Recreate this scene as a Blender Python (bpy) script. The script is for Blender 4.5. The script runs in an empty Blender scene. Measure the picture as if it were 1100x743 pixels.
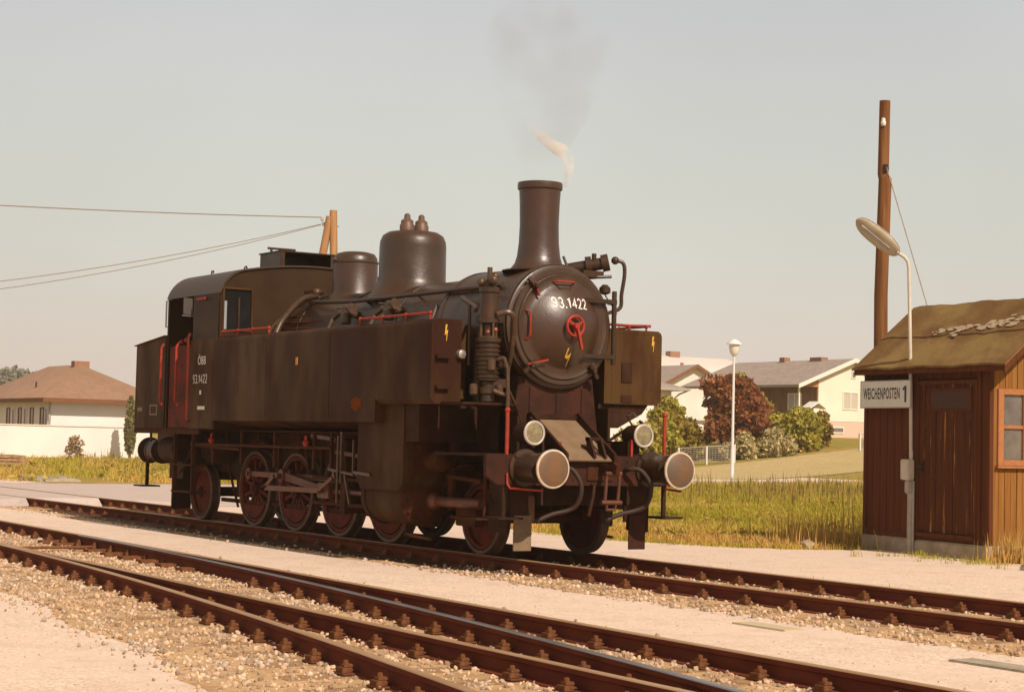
import bpy, bmesh, math, random
import numpy as np
from mathutils import Vector, Matrix
random.seed(7); rng = np.random.default_rng(11)
scn = bpy.context.scene
COL = scn.collection
R = math.radians
# ------------------------------------------------------------------ camera
cam_d = bpy.data.cameras.new("camera"); cam = bpy.data.objects.new("camera", cam_d); COL.objects.link(cam)
scn.camera = cam
F_PX, YAW, PITCH, ROLL = 1952.04, 2.57481, 0.05159, 0.02347
CP = Vector((16.533, -11.979, 1.347))
fw = Vector((math.cos(YAW)*math.cos(PITCH), math.sin(YAW)*math.cos(PITCH), math.sin(PITCH)))
rt = Vector((math.sin(YAW), -math.cos(YAW), 0)); up = rt.cross(fw)
c_, s_ = math.cos(ROLL), math.sin(ROLL)
rt, up = c_*rt + s_*up, -s_*rt + c_*up
m = Matrix((( rt.x, up.x, -fw.x, CP.x), (rt.y, up.y, -fw.y, CP.y), (rt.z, up.z, -fw.z, CP.z), (0, 0, 0, 1)))
cam.matrix_world = m
cam_d.sensor_width = 36; cam_d.lens = 36*F_PX/1100
cam_d.clip_start = .1; cam_d.clip_end = 5000
# ------------------------------------------------------------------ light
SUN_AZ, SUN_EL = R(1.0), R(42)
w = bpy.data.worlds.new("World"); scn.world = w; w.use_nodes = True
nt = w.node_tree; nt.nodes.clear()
N, L = nt.nodes, nt.links
out = N.new('ShaderNodeOutputWorld'); bg = N.new('ShaderNodeBackground'); bg.inputs[1].default_value = .1
sky = N.new('ShaderNodeTexSky'); sky.sky_type = 'NISHITA'; sky.sun_disc = False
sky.sun_elevation = SUN_EL; sky.sun_rotation = R(90) - SUN_AZ
sky.air_density = 1.0; sky.dust_density = 4.0
tc = N.new('ShaderNodeTexCoord'); sp = N.new('ShaderNodeSeparateXYZ'); L.new(tc.outputs['Generated'], sp.inputs[0])
rp = N.new('ShaderNodeValToRGB'); L.new(sp.outputs['Z'], rp.inputs[0])
els = rp.color_ramp.elements
def lin(r, g, b):
    f = lambda c: c/12.92 if c <= .04045 else ((c+.055)/1.055)**2.4
    return (f(r/255), f(g/255), f(b/255), 1)
els[0].position = 0.0; els[0].color = lin(221, 207, 195)
els[1].position = 1.0; els[1].color = lin(150, 138, 122)
for pos, colr in ((.05, lin(218, 208, 198)), (.10, lin(211, 210, 200)), (.15, lin(206, 208, 199)), (.20, lin(204, 205, 203)), (.24, lin(199, 200, 201)), (.42, lin(186, 178, 166))):
    e = els.new(pos); e.color = colr
mul = N.new('ShaderNodeVectorMath'); mul.operation = 'SCALE'; mul.inputs['Scale'].default_value = 10.6
L.new(rp.outputs[0], mul.inputs[0])
# thin uneven haze in the sky
nz = N.new('ShaderNodeTexNoise'); nz.inputs['Scale'].default_value = 3.2; nz.inputs['Detail'].default_value = 4
L.new(tc.outputs['Generated'], nz.inputs['Vector'])
mr = N.new('ShaderNodeMapRange'); mr.inputs[1].default_value = .3; mr.inputs[2].default_value = .7; mr.inputs[3].default_value = .945; mr.inputs[4].default_value = 1.05
L.new(nz.outputs['Fac'], mr.inputs[0])
m2 = N.new('ShaderNodeVectorMath'); m2.operation = 'SCALE'; L.new(mul.outputs[0], m2.inputs[0]); L.new(mr.outputs[0], m2.inputs['Scale'])
mx = N.new('ShaderNodeMix'); mx.data_type = 'RGBA'; mx.inputs['Factor'].default_value = .93
L.new(sky.outputs[0], mx.inputs['A']); L.new(m2.outputs[0], mx.inputs['B'])
L.new(mx.outputs['Result'], bg.inputs[0]); L.new(bg.outputs[0], out.inputs[0])
sd = bpy.data.lights.new("sun", 'SUN'); sun = bpy.data.objects.new("sun", sd); COL.objects.link(sun)
sd.energy = 4.8; sd.angle = R(.6); sd.color = (1, .87, .74)
sv = Vector((math.cos(SUN_AZ)*math.cos(SUN_EL), math.sin(SUN_AZ)*math.cos(SUN_EL), math.sin(SUN_EL)))
sun.rotation_euler = sv.to_track_quat('Z', 'Y').to_euler()
scn.view_settings.view_transform = 'Standard'; scn.view_settings.look = 'None'
scn.view_settings.exposure = 0.0; scn.view_settings.gamma = 1
scn.view_settings.use_curve_mapping = False
try:
    scn.cycles.max_bounces = 6; scn.cycles.transparent_max_bounces = 12
    scn.cycles.volume_bounces = 4; scn.cycles.use_denoising = True
except Exception: pass
# ------------------------------------------------------------------ helpers
class MB:
    def __init__(s): s.v = []; s.f = []; s.mi = []; s.cur = 0
    def add(s, vs, fs):
        o = len(s.v); s.v += [tuple(p) for p in vs]
        s.f += [tuple(i+o for i in f) for f in fs]; s.mi += [s.cur]*len(fs)
        return s
    def box(s, x0, x1, y0, y1, z0, z1):
        return s.add([(x0,y0,z0),(x1,y0,z0),(x1,y1,z0),(x0,y1,z0),(x0,y0,z1),(x1,y0,z1),(x1,y1,z1),(x0,y1,z1)],
                     [(3,2,1,0),(4,5,6,7),(0,1,5,4),(1,2,6,5),(2,3,7,6),(3,0,4,7)])
    def frame(s, d):
        d = Vector(d).normalized(); a = Vector((0,0,1)) if abs(d.z) < .95 else Vector((1,0,0))
        u = d.cross(a).normalized(); return u, d.cross(u).normalized()
    def cyl(s, p0, p1, r0, r1=None, n=16, cap=True):
        r1 = r0 if r1 is None else r1
        p0, p1 = Vector(p0), Vector(p1); u, v = s.frame(p1-p0)
        vs = []
        for p, r in ((p0, r0), (p1, r1)):
            for k in range(n):
                t = 2*math.pi*k/n; vs.append(p + u*(r*math.cos(t)) + v*(r*math.sin(t)))
        fs = [(k, k+n, (k+1) % n+n, (k+1) % n) for k in range(n)]
        if cap: fs += [tuple(range(n)), tuple(range(2*n-1, n-1, -1))]
        return s.add(vs, fs)
    def tube(s, pts, r, n=8, rs=None):
        pts = [Vector(p) for p in pts]; vs = []; m_ = len(pts); u = None
        for i, p in enumerate(pts):
            d = (pts[min(i+1, m_-1)] - pts[max(i-1, 0)]).normalized()
            if u is None: u, _ = s.frame(d)
            u = (u - d*u.dot(d)); u = u.normalized() if u.length > 1e-6 else s.frame(d)[0]
            v = d.cross(u); rr = rs[i] if rs else r
            for k in range(n):
                t = 2*math.pi*k/n; vs.append(p + u*(rr*math.cos(t)) + v*(rr*math.sin(t)))
        fs = [(i*n+k, i*n+(k+1) % n, (i+1)*n+(k+1) % n, (i+1)*n+k) for i in range(m_-1) for k in range(n)]
        fs += [tuple(range(n-1, -1, -1)), tuple(range((m_-1)*n, m_*n))]
        return s.add(vs, fs)
    def hose(s, pts, r, n=8, k=5):
        P = [Vector(p) for p in pts]; P = [P[0]*2-P[1]]+P+[P[-1]*2-P[-2]]; out = []
        for i in range(1, len(P)-2):
            for j in range(k):
                t = j/k; a, b, c, d = P[i-1:i+3]
                out.append(.5*((2*b)+(c-a)*t+(2*a-5*b+4*c-d)*t*t+(3*b-a-3*c+d)*t**3))
        out.append(P[-2]); return s.tube(out, r, n)
    def lathe(s, prof, c=(0,0,0), ax='Z', n=32, caps=True):
        vs = []
        for (r, h) in prof:
            for k in range(n):
                t = 2*math.pi*k/n; a, b = r*math.cos(t), r*math.sin(t)
                p = (a, b, h) if ax == 'Z' else ((h, a, b) if ax == 'X' else (b, h, a))
                vs.append((p[0]+c[0], p[1]+c[1], p[2]+c[2]))
        m_ = len(prof)
        fs = [(i*n+k, i*n+(k+1) % n, (i+1)*n+(k+1) % n, (i+1)*n+k) for i in range(m_-1) for k in range(n)]
        if caps: fs += [tuple(range(n-1, -1, -1)), tuple(range((m_-1)*n, m_*n))]
        return s.add(vs, fs)
    def prism(s, poly, a0, a1, ax='Y'):
        n = len(poly); vs = []
        for a in (a0, a1):
            for (p, q) in poly:
                vs.append((p, a, q) if ax == 'Y' else ((a, p, q) if ax == 'X' else (p, q, a)))
        fs = [(k, (k+1) % n, (k+1) % n+n, k+n) for k in range(n)] + [tuple(range(n-1, -1, -1)), tuple(range(n, 2*n))]
        return s.add(vs, fs)
    def bar(s, p0, p1, wd, ht, upv=(0,0,1)):
        p0, p1 = Vector(p0), Vector(p1); d = (p1-p0).normalized()
        sd_ = d.cross(Vector(upv)).normalized(); u = sd_.cross(d)
        vs = []
        for p in (p0, p1):
            for a, b in ((-1,-1),(1,-1),(1,1),(-1,1)): vs.append(p + sd_*(a*wd/2) + u*(b*ht/2))
        return s.add(vs, [(3,2,1,0),(4,5,6,7),(0,1,5,4),(1,2,6,5),(2,3,7,6),(3,0,4,7)])
    def ball(s, c, r, sz=1, n=12):
        prof = []
        k = max(6, n//2)
        for i in range(k+1):
            t = -math.pi/2 + math.pi*i/k; prof.append((max(r*math.cos(t), 1e-4), r*sz*math.sin(t)))
        return s.lathe(prof, c, 'Z', n)
    def rivets(s, p0, p1, n, r, nrm):
        p0, p1, nrm = Vector(p0), Vector(p1), Vector(nrm)
        for i in range(n):
            p = p0.lerp(p1, i/(max(1, n-1))); s.cyl(p - nrm*.002, p + nrm*r*.6, r, r*.5, 6)
        return s
    def mesh(s, name, mats, o=(0,0,0), bevel=0, ang=38):
        me = bpy.data.meshes.new(name)
        o = Vector(o)
        me.from_pydata([tuple(Vector(p)-o) for p in s.v], [], s.f)
        mats = mats if isinstance(mats, (list, tuple)) else [mats]
        for m_ in mats: me.materials.append(m_)
        if len(mats) > 1: me.polygons.foreach_set('material_index', s.mi)
        bm = bmesh.new(); bm.from_mesh(me)
        bmesh.ops.recalc_face_normals(bm, faces=bm.faces)
        if bevel:
            ed = [e for e in bm.edges if len(e.link_faces) == 2 and e.calc_face_angle(0) > R(50)]
            bmesh.ops.bevel(bm, geom=ed, offset=bevel, segments=2, affect='EDGES', clamp_overlap=True)
        for f in bm.faces: f.smooth = True
        for e in bm.edges:
            if len(e.link_faces) == 2 and e.calc_face_angle(0) > R(ang): e.smooth = False
        bm.to_mesh(me); bm.free()
        return me
    def build(s, name, mats, parent=None, o=(0,0,0), bevel=0, ang=38, at=None):
        ob = bpy.data.objects.new(name, s.mesh(name, mats, o, bevel, ang)); COL.objects.link(ob)
        if parent: ob.parent = parent
        if at is not None: ob.location = at
        return ob
def tag(o, label=None, cat=None, group=None, kind=None):
    if label: o['label'] = label
    if cat: o['category'] = cat
    if group: o['group'] = group
    if kind: o['kind'] = kind
    return o
def empty(name, loc, rz=0):
    o = bpy.data.objects.new(name, None); COL.objects.link(o); o.location = loc; o.rotation_euler.z = rz; o.empty_display_size = .2
    return o
def dup(o, parent=None, loc=None, rot=None):
    c = o.copy(); COL.objects.link(c)
    if parent: c.parent = parent
    if loc is not None: c.location = loc
    if rot is not None: c.rotation_euler = rot
    for ch in list(o.children):
        dup(ch, c)
    return c
def text_mesh(txt, size=1.0, sx=1.0, bold=0.0, spacing=1.0):
    cu = bpy.data.curves.new('t', 'FONT'); cu.body = txt; cu.size = size; cu.align_x = 'CENTER'; cu.align_y = 'CENTER'
    cu.offset = bold; cu.space_character = spacing; cu.resolution_u = 3
    ob = bpy.data.objects.new('t', cu); COL.objects.link(ob)
    dg = bpy.context.evaluated_depsgraph_get(); me = bpy.data.meshes.new_from_object(ob.evaluated_get(dg))
    bpy.data.objects.remove(ob)
    vs = np.array([tuple(v.co) for v in me.vertices]); fs = [tuple(p.vertices) for p in me.polygons]
    vs[:, 0] *= sx
    vs[:, 0] -= (vs[:, 0].max()+vs[:, 0].min())/2; vs[:, 1] -= (vs[:, 1].max()+vs[:, 1].min())/2
    bpy.data.meshes.remove(me)
    return vs, fs
def number_text(txt, wd, ht, th=.135):
    """plain painted numerals, each a ribbon of even width"""
    arc = lambda cx, cy, rx_, ry_, a0, a1, n=14: [(cx+rx_*math.cos(R(a0+(a1-a0)*i/n)), cy+ry_*math.sin(R(a0+(a1-a0)*i/n))) for i in range(n+1)]
    G = {'9': [arc(.3,.68,.22,.24,0,360,22), [(.52,.68)]+arc(.27,.33,.25,.25,0,-128,10)],
         '3': [arc(.28,.70,.21,.22,150,-90), arc(.28,.27,.24,.20,90,-155)],
         '1': [[(.12,.74),(.34,.92),(.34,.08)]],
         '4': [[(.42,.08),(.42,.92),(.06,.32),(.58,.32)]],
         '2': [arc(.29,.68,.22,.24,165,-25)+[(.08,.08),(.55,.08)]],
         '.': [[(.08,.01),(.08,.17)]]}
    adv = {'.': .24, '1': .66}; vs, fs, x = [], [], 0
    for ch in txt:
        for pl in G[ch]:
            n = len(pl); o = len(vs)
            for i, p in enumerate(pl):
                a, c = pl[max(0,i-1)], pl[min(n-1,i+1)]; dx_, dy_ = c[0]-a[0], c[1]-a[1]; l_ = math.hypot(dx_, dy_) or 1
                k = 1.0
                if 0 < i < n-1:
                    d0 = (p[0]-a[0], p[1]-a[1]); d1 = (c[0]-p[0], c[1]-p[1]); cs_ = (d0[0]*d1[0]+d0[1]*d1[1])/((math.hypot(*d0)*math.hypot(*d1)) or 1); k = min(2.0, 1/max(.45, math.sqrt(max(0,(1+cs_)/2))))
                vs.append((x+p[0]-dy_/l_*th/2*k, p[1]+dx_/l_*th/2*k)); vs.append((x+p[0]+dy_/l_*th/2*k, p[1]-dx_/l_*th/2*k))
            fs += [(o+2*i, o+2*i+1, o+2*i+3, o+2*i+2) for i in range(n-1)]
        x += adv.get(ch, .74)
    v = np.array(vs); v[:,0] *= wd/np.ptp(v[:,0]); v[:,1] *= ht/np.ptp(v[:,1]); v[:,0] -= (v[:,0].max()+v[:,0].min())/2; v[:,1] -= (v[:,1].max()+v[:,1].min())/2
    return np.hstack([v, np.zeros((len(v),1))]), fs
def fit_text(txt, wd, ht, bold=0.0, spacing=1.0):
    vs, fs = text_mesh(txt, 1, 1, bold, spacing)
    vs[:, 0] *= wd/np.ptp(vs[:, 0]); vs[:, 1] *= ht/np.ptp(vs[:, 1])
    return vs, fs
# ------------------------------------------------------------------ materials
def mat(name, col, rough=.7, metal=0.0, col2=None, scale=8, detail=6, lo=.35, hi=.65, bump=0, bscale=None, stretch=None, spec=.5, col3=None, s3=2, lo3=.5, hi3=.62, rvar=0, island=0, transl=0, coat=0):
    m_ = bpy.data.materials.new(name); m_.use_nodes = True; n_ = m_.node_tree.nodes; l_ = m_.node_tree.links
    b = n_['Principled BSDF']; b.inputs['Roughness'].default_value = rough; b.inputs['Metallic'].default_value = metal
    b.inputs['Specular IOR Level'].default_value = spec
    if coat: b.inputs['Coat Weight'].default_value = coat; b.inputs['Coat Roughness'].default_value = .15
    c4 = lambda c: (c[0], c[1], c[2], 1)
    b.inputs['Base Color'].default_value = c4(col)
    t = n_.new('ShaderNodeTexCoord'); mp = n_.new('ShaderNodeMapping'); l_.new(t.outputs['Object'], mp.inputs[0])
    if stretch: mp.inputs['Scale'].default_value = stretch
    last = None
    if col2:
        nz_ = n_.new('ShaderNodeTexNoise'); nz_.inputs['Scale'].default_value = scale; nz_.inputs['Detail'].default_value = detail; nz_.inputs['Roughness'].default_value = .62
        l_.new(mp.outputs[0], nz_.inputs['Vector'])
        r_ = n_.new('ShaderNodeMapRange'); r_.inputs[1].default_value = lo; r_.inputs[2].default_value = hi; l_.new(nz_.outputs['Fac'], r_.inputs[0])
        x = n_.new('ShaderNodeMix'); x.data_type = 'RGBA'; x.inputs['A'].default_value = c4(col); x.inputs['B'].default_value = c4(col2); l_.new(r_.outputs[0], x.inputs['Factor'])
        last = x.outputs['Result']
        if rvar:
            rr = n_.new('ShaderNodeMapRange'); rr.inputs[1].default_value = .3; rr.inputs[2].default_value = .7; rr.inputs[3].default_value = rough-rvar; rr.inputs[4].default_value = rough+rvar
            l_.new(nz_.outputs['Fac'], rr.inputs[0]); l_.new(rr.outputs[0], b.inputs['Roughness'])
    if col3:
        n3 = n_.new('ShaderNodeTexNoise'); n3.inputs['Scale'].default_value = s3; n3.inputs['Detail'].default_value = 5; n3.inputs['Roughness'].default_value = .6
        l_.new(mp.outputs[0], n3.inputs['Vector'])
        r3 = n_.new('ShaderNodeMapRange'); r3.inputs[1].default_value = lo3; r3.inputs[2].default_value = hi3; l_.new(n3.outputs['Fac'], r3.inputs[0])
        x3 = n_.new('ShaderNodeMix'); x3.data_type = 'RGBA'; x3.inputs['A'].default_value = c4(col)
        if last: l_.new(last, x3.inputs['A'])
        x3.inputs['B'].default_value = c4(col3); l_.new(r3.outputs[0], x3.inputs['Factor']); last = x3.outputs['Result']
    if island:
        g = n_.new('ShaderNodeNewGeometry'); hs = n_.new('ShaderNodeHueSaturation')
        a = n_.new('ShaderNodeMapRange'); a.inputs[3].default_value = 1-island; a.inputs[4].default_value = 1+island; l_.new(g.outputs['Random Per Island'], a.inputs[0])
        l_.new(a.outputs[0], hs.inputs['Value']); hs.inputs['Color'].default_value = c4(col)
        if last: l_.new(last, hs.inputs['Color'])
        last = hs.outputs['Color']
    if last: l_.new(last, b.inputs['Base Color'])
    if bump:
        nb = n_.new('ShaderNodeTexNoise'); nb.inputs['Scale'].default_value = bscale or scale*3; nb.inputs['Detail'].default_value = 5
        l_.new(mp.outputs[0], nb.inputs['Vector'])
        bp = n_.new('ShaderNodeBump'); bp.inputs['Strength'].default_value = bump; bp.inputs['Distance'].default_value = .02
        l_.new(nb.outputs['Fac'], bp.inputs['Height']); l_.new(bp.outputs[0], b.inputs['Normal'])
    if transl:
        tr = n_.new('ShaderNodeBsdfTranslucent'); ad = n_.new('ShaderNodeMixShader'); ad.inputs[0].default_value = transl
        if last: l_.new(last, tr.inputs[0])
        else: tr.inputs[0].default_value = c4(col)
        l_.new(b.outputs[0], ad.inputs[1]); l_.new(tr.outputs[0], ad.inputs[2]); l_.new(ad.outputs[0], n_['Material Output'].inputs[0])
    return m_
SOOT = mat('sooty_paint', (.030,.0135,.005), .42, spec=.42, col2=(.046,.020,.007), scale=2.2, col3=(.06,.018,.006), s3=5, lo3=.55, hi3=.75, bump=.12, bscale=30, rvar=.1)
TANKP = mat('tank_paint', (.078,.039,.0135), .54, spec=.06, col2=(.040,.016,.007), scale=2.1, stretch=(1,1,.33), lo=.44, hi=.62, col3=(.035,.013,.007), s3=.55, lo3=.47, hi3=.66, bump=.1, bscale=14, rvar=.1)
CABP = mat('cab_paint_sun_offset', (.044,.0225,.009), .5, spec=.12, col2=(.030,.014,.006), scale=1.5, bump=.1, bscale=14)  # darker copy of the tank paint, offsets the sun on the cab front
SMOKE_M = mat('smokebox_paint', (.036,.0155,.0055), .40, spec=.62, col2=(.056,.025,.009), scale=3, col3=(.05,.018,.008), s3=1.3, bump=.1, bscale=24, rvar=.08)
DARK = mat('oily_black', (.030,.0105,.006), .6, spec=.06, col2=(.045,.021,.011), scale=5, bump=.2, bscale=20)
UNDER = mat('underframe_grime', (.044,.015,.007), .7, spec=.06, col2=(.070,.023,.009), scale=6, bump=.3, bscale=25)
INNER = mat('cab_interior', (.02,.012,.012), .8)
RED = mat('red_paint', (.36,.036,.015), .6, spec=.25, col2=(.22,.024,.012), scale=10)
REDD = mat('dirty_red_paint', (.15,.020,.010), .7, spec=.12, col2=(.055,.016,.009), scale=4, bump=.15, bscale=30)
REDB = mat('beam_red_brown', (.058,.018,.010), .7, spec=.12, col2=(.030,.012,.007), scale=5, bump=.2)
RODM = mat('oily_rod_steel', (.17,.058,.028), .45, .35, col2=(.10,.04,.025), scale=8)
TYRE = mat('tyre_steel', (.105,.062,.030), .6, .1, col2=(.05,.024,.012), scale=9)
WHITE = mat('white_paint', (.78,.74,.68), .5, col2=(.6,.55,.48), scale=20)
BUFRIM = mat('dull_buffer_rim_paint', (.58,.48,.37), .6, col2=(.42,.32,.22), scale=14)
LETTER = mat('white_lettering', (.8,.76,.7), .6, col2=(.5,.45,.38), scale=40)
YEL = mat('yellow_paint', (.62,.34,.03), .5)
PLATE = mat('apron_steel', (.17,.105,.06), .55, spec=.3, col2=(.22,.145,.085), scale=6, bump=.1)
BUFF = mat('buffer_face_steel', (.11,.072,.045), .55, .1, col2=(.17,.08,.03), scale=3, lo=.42, hi=.6)
RUBBER = mat('hose_rubber', (.042,.022,.015), .6, spec=.25)
BRASS = mat('copper_pipe', (.10,.052,.026), .42, .2, col2=(.055,.028,.014), scale=12)
STEELB = mat('bare_steel', (.45,.4,.36), .35, .7)
RAILR = mat('rail_rust', (.115,.027,.018), .85, spec=.05, col2=(.15,.042,.02), scale=9, stretch=(.3,1,1), bump=.2)
RAILT = mat('rail_running_face', (.36,.34,.34), .38, .85, col2=(.24,.20,.18), scale=6, stretch=(.15,1,1))
RAILT2 = mat('rail_dull_running_face', (.33,.18,.08), .55, .2, col2=(.42,.26,.14), scale=6, stretch=(.15,1,1))
CHAIR = mat('chair_rust', (.13,.045,.022), .9, spec=.05, col2=(.20,.085,.035), scale=18, bump=.3)
SLEEP = mat('sleeper_wood', (.24,.125,.06), .95, spec=.05, col2=(.42,.27,.15), scale=7, stretch=(6,1,1), bump=.5)
def glass_mat(name, tint, rough=.05, alpha=.35):
    m_ = bpy.data.materials.new(name); m_.use_nodes = True; n_ = m_.node_tree.nodes; l_ = m_.node_tree.links
    b = n_['Principled BSDF']; b.inputs['Base Color'].default_value = (*tint, 1); b.inputs['Roughness'].default_value = rough
    b.inputs['Alpha'].default_value = alpha
    return m_
PANE = glass_mat('window_glass', (.06,.06,.07), .06, .8)
CABPANE = glass_mat('cab_glass', (.03,.03,.03), .06, .25)
def lens_mat():
    m_ = mat('lamp_glass', (.85,.82,.78), .015, 1.0, col2=(.50,.45,.40), scale=14)
    return m_
LENS = lens_mat()
# ------------------------------------------------------------------ terrain
def sstep(t): t = np.clip(t, 0, 1); return t*t*(3-2*t)
def gz(x, y):
    x = np.asarray(x, float); y = np.asarray(y, float)
    z = -.17 + 2.15*sstep((y-38)/29) + 3.0*sstep((y-75)/120) + .02*np.maximum(y-200, 0)*0
    z = z + .03*np.sin(x*.21+y*.17)*sstep((y-9)/10)
    return z
def noise_grass_mat(name, a, b, c, d, s1, s2):
    """two scales of mixed grass colour plus fine speckle"""
    m_ = bpy.data.materials.new(name); m_.use_nodes = True; n_ = m_.node_tree.nodes; l_ = m_.node_tree.links
    bs = n_['Principled BSDF']; bs.inputs['Roughness'].default_value = .95; bs.inputs['Specular IOR Level'].default_value = .1
    t = n_.new('ShaderNodeTexCoord')
    def nz_(sc):
        q = n_.new('ShaderNodeTexNoise'); q.inputs['Scale'].default_value = sc; q.inputs['Detail'].default_value = 8; q.inputs['Roughness'].default_value = .65; l_.new(t.outputs['Object'], q.inputs['Vector'])
        r_ = n_.new('ShaderNodeMapRange'); r_.inputs[1].default_value = .38; r_.inputs[2].default_value = .62; l_.new(q.outputs['Fac'], r_.inputs[0]); return r_.outputs[0]
    def mix(f, p, q):
        x = n_.new('ShaderNodeMix'); x.data_type = 'RGBA'; l_.new(f, x.inputs['Factor'])
        for nm, v in (('A', p), ('B', q)):
            if isinstance(v, tuple): x.inputs[nm].default_value = (*v, 1)
            else: l_.new(v, x.inputs[nm])
        return x.outputs['Result']
    f2 = nz_(s2); r1 = mix(f2, a, b); r2 = mix(f2, c, d); l_.new(mix(nz_(s1), r1, r2), bs.inputs['Base Color'])
    bp = n_.new('ShaderNodeBump'); bp.inputs['Strength'].default_value = .6; bp.inputs['Distance'].default_value = .05; l_.new(nz_(s2*2), bp.inputs['Height']); l_.new(bp.outputs[0], bs.inputs['Normal'])
    return m_
GROUND = noise_grass_mat('meadow_ground', (.24,.20,.03), (.33,.24,.05), (.31,.22,.05), (.45,.29,.10), .12, 2.5)
DRYLAWN = noise_grass_mat('dry_lawn', (.46,.34,.15), (.55,.41,.21), (.50,.37,.18), (.38,.31,.12), .1, 1.5)
def gravel_mat(name, a, b, spot, fine=70, big=.5, bump=.5, dark=(.2,.13,.08), dlo=.6, dhi=.8):
    m_ = bpy.data.materials.new(name); m_.use_nodes = True; n_ = m_.node_tree.nodes; l_ = m_.node_tree.links
    bs = n_['Principled BSDF']; bs.inputs['Roughness'].default_value = .95; bs.inputs['Specular IOR Level'].default_value = .15
    t = n_.new('ShaderNodeTexCoord')
    vo = n_.new('ShaderNodeTexVoronoi'); vo.inputs['Scale'].default_value = fine; l_.new(t.outputs['Object'], vo.inputs['Vector'])
    hs = n_.new('ShaderNodeSeparateColor'); l_.new(vo.outputs['Color'], hs.inputs[0])
    def mix(f, p, q):
        x = n_.new('ShaderNodeMix'); x.data_type = 'RGBA'; l_.new(f, x.inputs['Factor'])
        for nm, v in (('A', p), ('B', q)):
            if isinstance(v, tuple): x.inputs[nm].default_value = (*v, 1)
            else: l_.new(v, x.inputs[nm])
        return x.outputs['Result']
    def nz_(sc, lo, hi, det=8):
        q = n_.new('ShaderNodeTexNoise'); q.inputs['Scale'].default_value = sc; q.inputs['Detail'].default_value = det; q.inputs['Roughness'].default_value = .7; l_.new(t.outputs['Object'], q.inputs['Vector'])
        r_ = n_.new('ShaderNodeMapRange'); r_.inputs[1].default_value = lo; r_.inputs[2].default_value = hi; l_.new(q.outputs['Fac'], r_.inputs[0]); return r_.outputs[0]
    c1 = mix(hs.outputs[0], a, b); c1 = mix(nz_(big, .4, .65), c1, spot); c1 = mix(nz_(2.3, dlo, dhi), c1, dark)
    l_.new(c1, bs.inputs['Base Color'])
    bp = n_.new('ShaderNodeBump'); bp.inputs['Strength'].default_value = bump; bp.inputs['Distance'].default_value = .012
    l_.new(hs.outputs[1], bp.inputs['Height']); l_.new(bp.outputs[0], bs.inputs['Normal'])
    return m_
GRAVEL = gravel_mat('fine_platform_gravel', (.54,.395,.295), (.84,.665,.54), (.72,.55,.435), 55, .5, .7, (.56,.405,.30), .50, .78)
BALL = gravel_mat('ballast_bed', (.42,.26,.125), (.62,.41,.24), (.52,.34,.17), 26, .8, 1.0, (.30,.155,.07), .45, .78)
DARKBED = gravel_mat('dark_trackbed', (.075,.035,.02), (.15,.075,.04), (.10,.05,.026), 26, .8, .8, (.05,.025,.015), .42, .7)
ASPH = gravel_mat('worn_asphalt', (.46,.37,.33), (.54,.44,.39), (.50,.40,.35), 50, .3, .2, (.38,.29,.25), .5, .8)
STONE = mat('ballast_stone', (.54,.38,.245), .9, col2=(.36,.22,.125), scale=1.6, col3=(.47,.36,.265), s3=2.2, island=.45, bump=.2)
def sheet(name, poly, z, m_, cuts=0):
    b = MB(); b.add([(p[0], p[1], z) for p in poly], [tuple(range(len(poly)))])
    return tag(b.build(name, m_), kind='structure')
# one sheet to the horizon
def terrain():
    xs = np.unique(np.concatenate([np.linspace(-2500,-260,15), np.linspace(-260,60,90), np.linspace(60,700,10)]))
    ys = np.unique(np.concatenate([np.linspace(-700,-30,12), np.linspace(-30,200,90), np.linspace(200,2500,15)]))
    X, Y = np.meshgrid(xs, ys); Z = gz(X, Y)
    b = MB(); nx = len(xs)
    b.v = [tuple(p) for p in np.stack([X.ravel(), Y.ravel(), Z.ravel()], 1)]
    b.f = [(j*nx+i, j*nx+i+1, (j+1)*nx+i+1, (j+1)*nx+i) for j in range(len(ys)-1) for i in range(nx-1)]; b.mi = [0]*len(b.f)
    return tag(b.build('ground', GROUND), kind='structure')
terrain()
# yard surfaces, each a few millimetres above the one below
def wavy(xs, y, amp, seed):
    r_ = random.Random(seed); return [(x, y + amp*(r_.random()-.5)*2) for x in xs]
edge = [(45,7.3),(2.2,7.2),(-.6,7.0),(-3.4,7.3),(-3.7,6.3),(-4.2,5.6),(-5,5.1),(-6,4.75),(-8,4.7),(-12,4.6),(-18.1,4.6)]
sheet('gravel_yard', [(-18.1,-30),(45,-30)]+edge, -.158, GRAVEL)
sheet('asphalt_road', [(-33.2,-30),(-18.2,-30),(-18.2,9),(-20,12),(-33.2,15)][::1], -.162, ASPH)
sheet('gravel_verge', [(-60,-30),(-33.3,-30),(-33.3,4.5),(-60,5.5)], -.160, GRAVEL)
def toff(x): return .0047*max(0, x+7)**2
def R1y(x): return -4.10 - .0192*x
xs = [-18+ .5*i for i in range(0, 97)]
def bedsheet(name, top, bot, z, m_):
    """ballast bed whose edges slope down into the gravel"""
    b = MB(); n = len(top)
    for (x, y) in top: b.v += [(x, y+.14, -.1595), (x, y, z)]
    for (x, y) in bot: b.v += [(x, y, z), (x, y-.14, -.1595)]
    b.f = [(2*i, 2*i+2, 2*i+3, 2*i+1) for i in range(n-1)] + [(2*i+1, 2*i+3, 2*n+2*i+2, 2*n+2*i) for i in range(n-1)] + [(2*n+2*i, 2*n+2*i+2, 2*n+2*i+3, 2*n+2*i+1) for i in range(n-1)]
    b.mi = [0]*len(b.f); return tag(b.build(name, m_), kind='structure')
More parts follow.
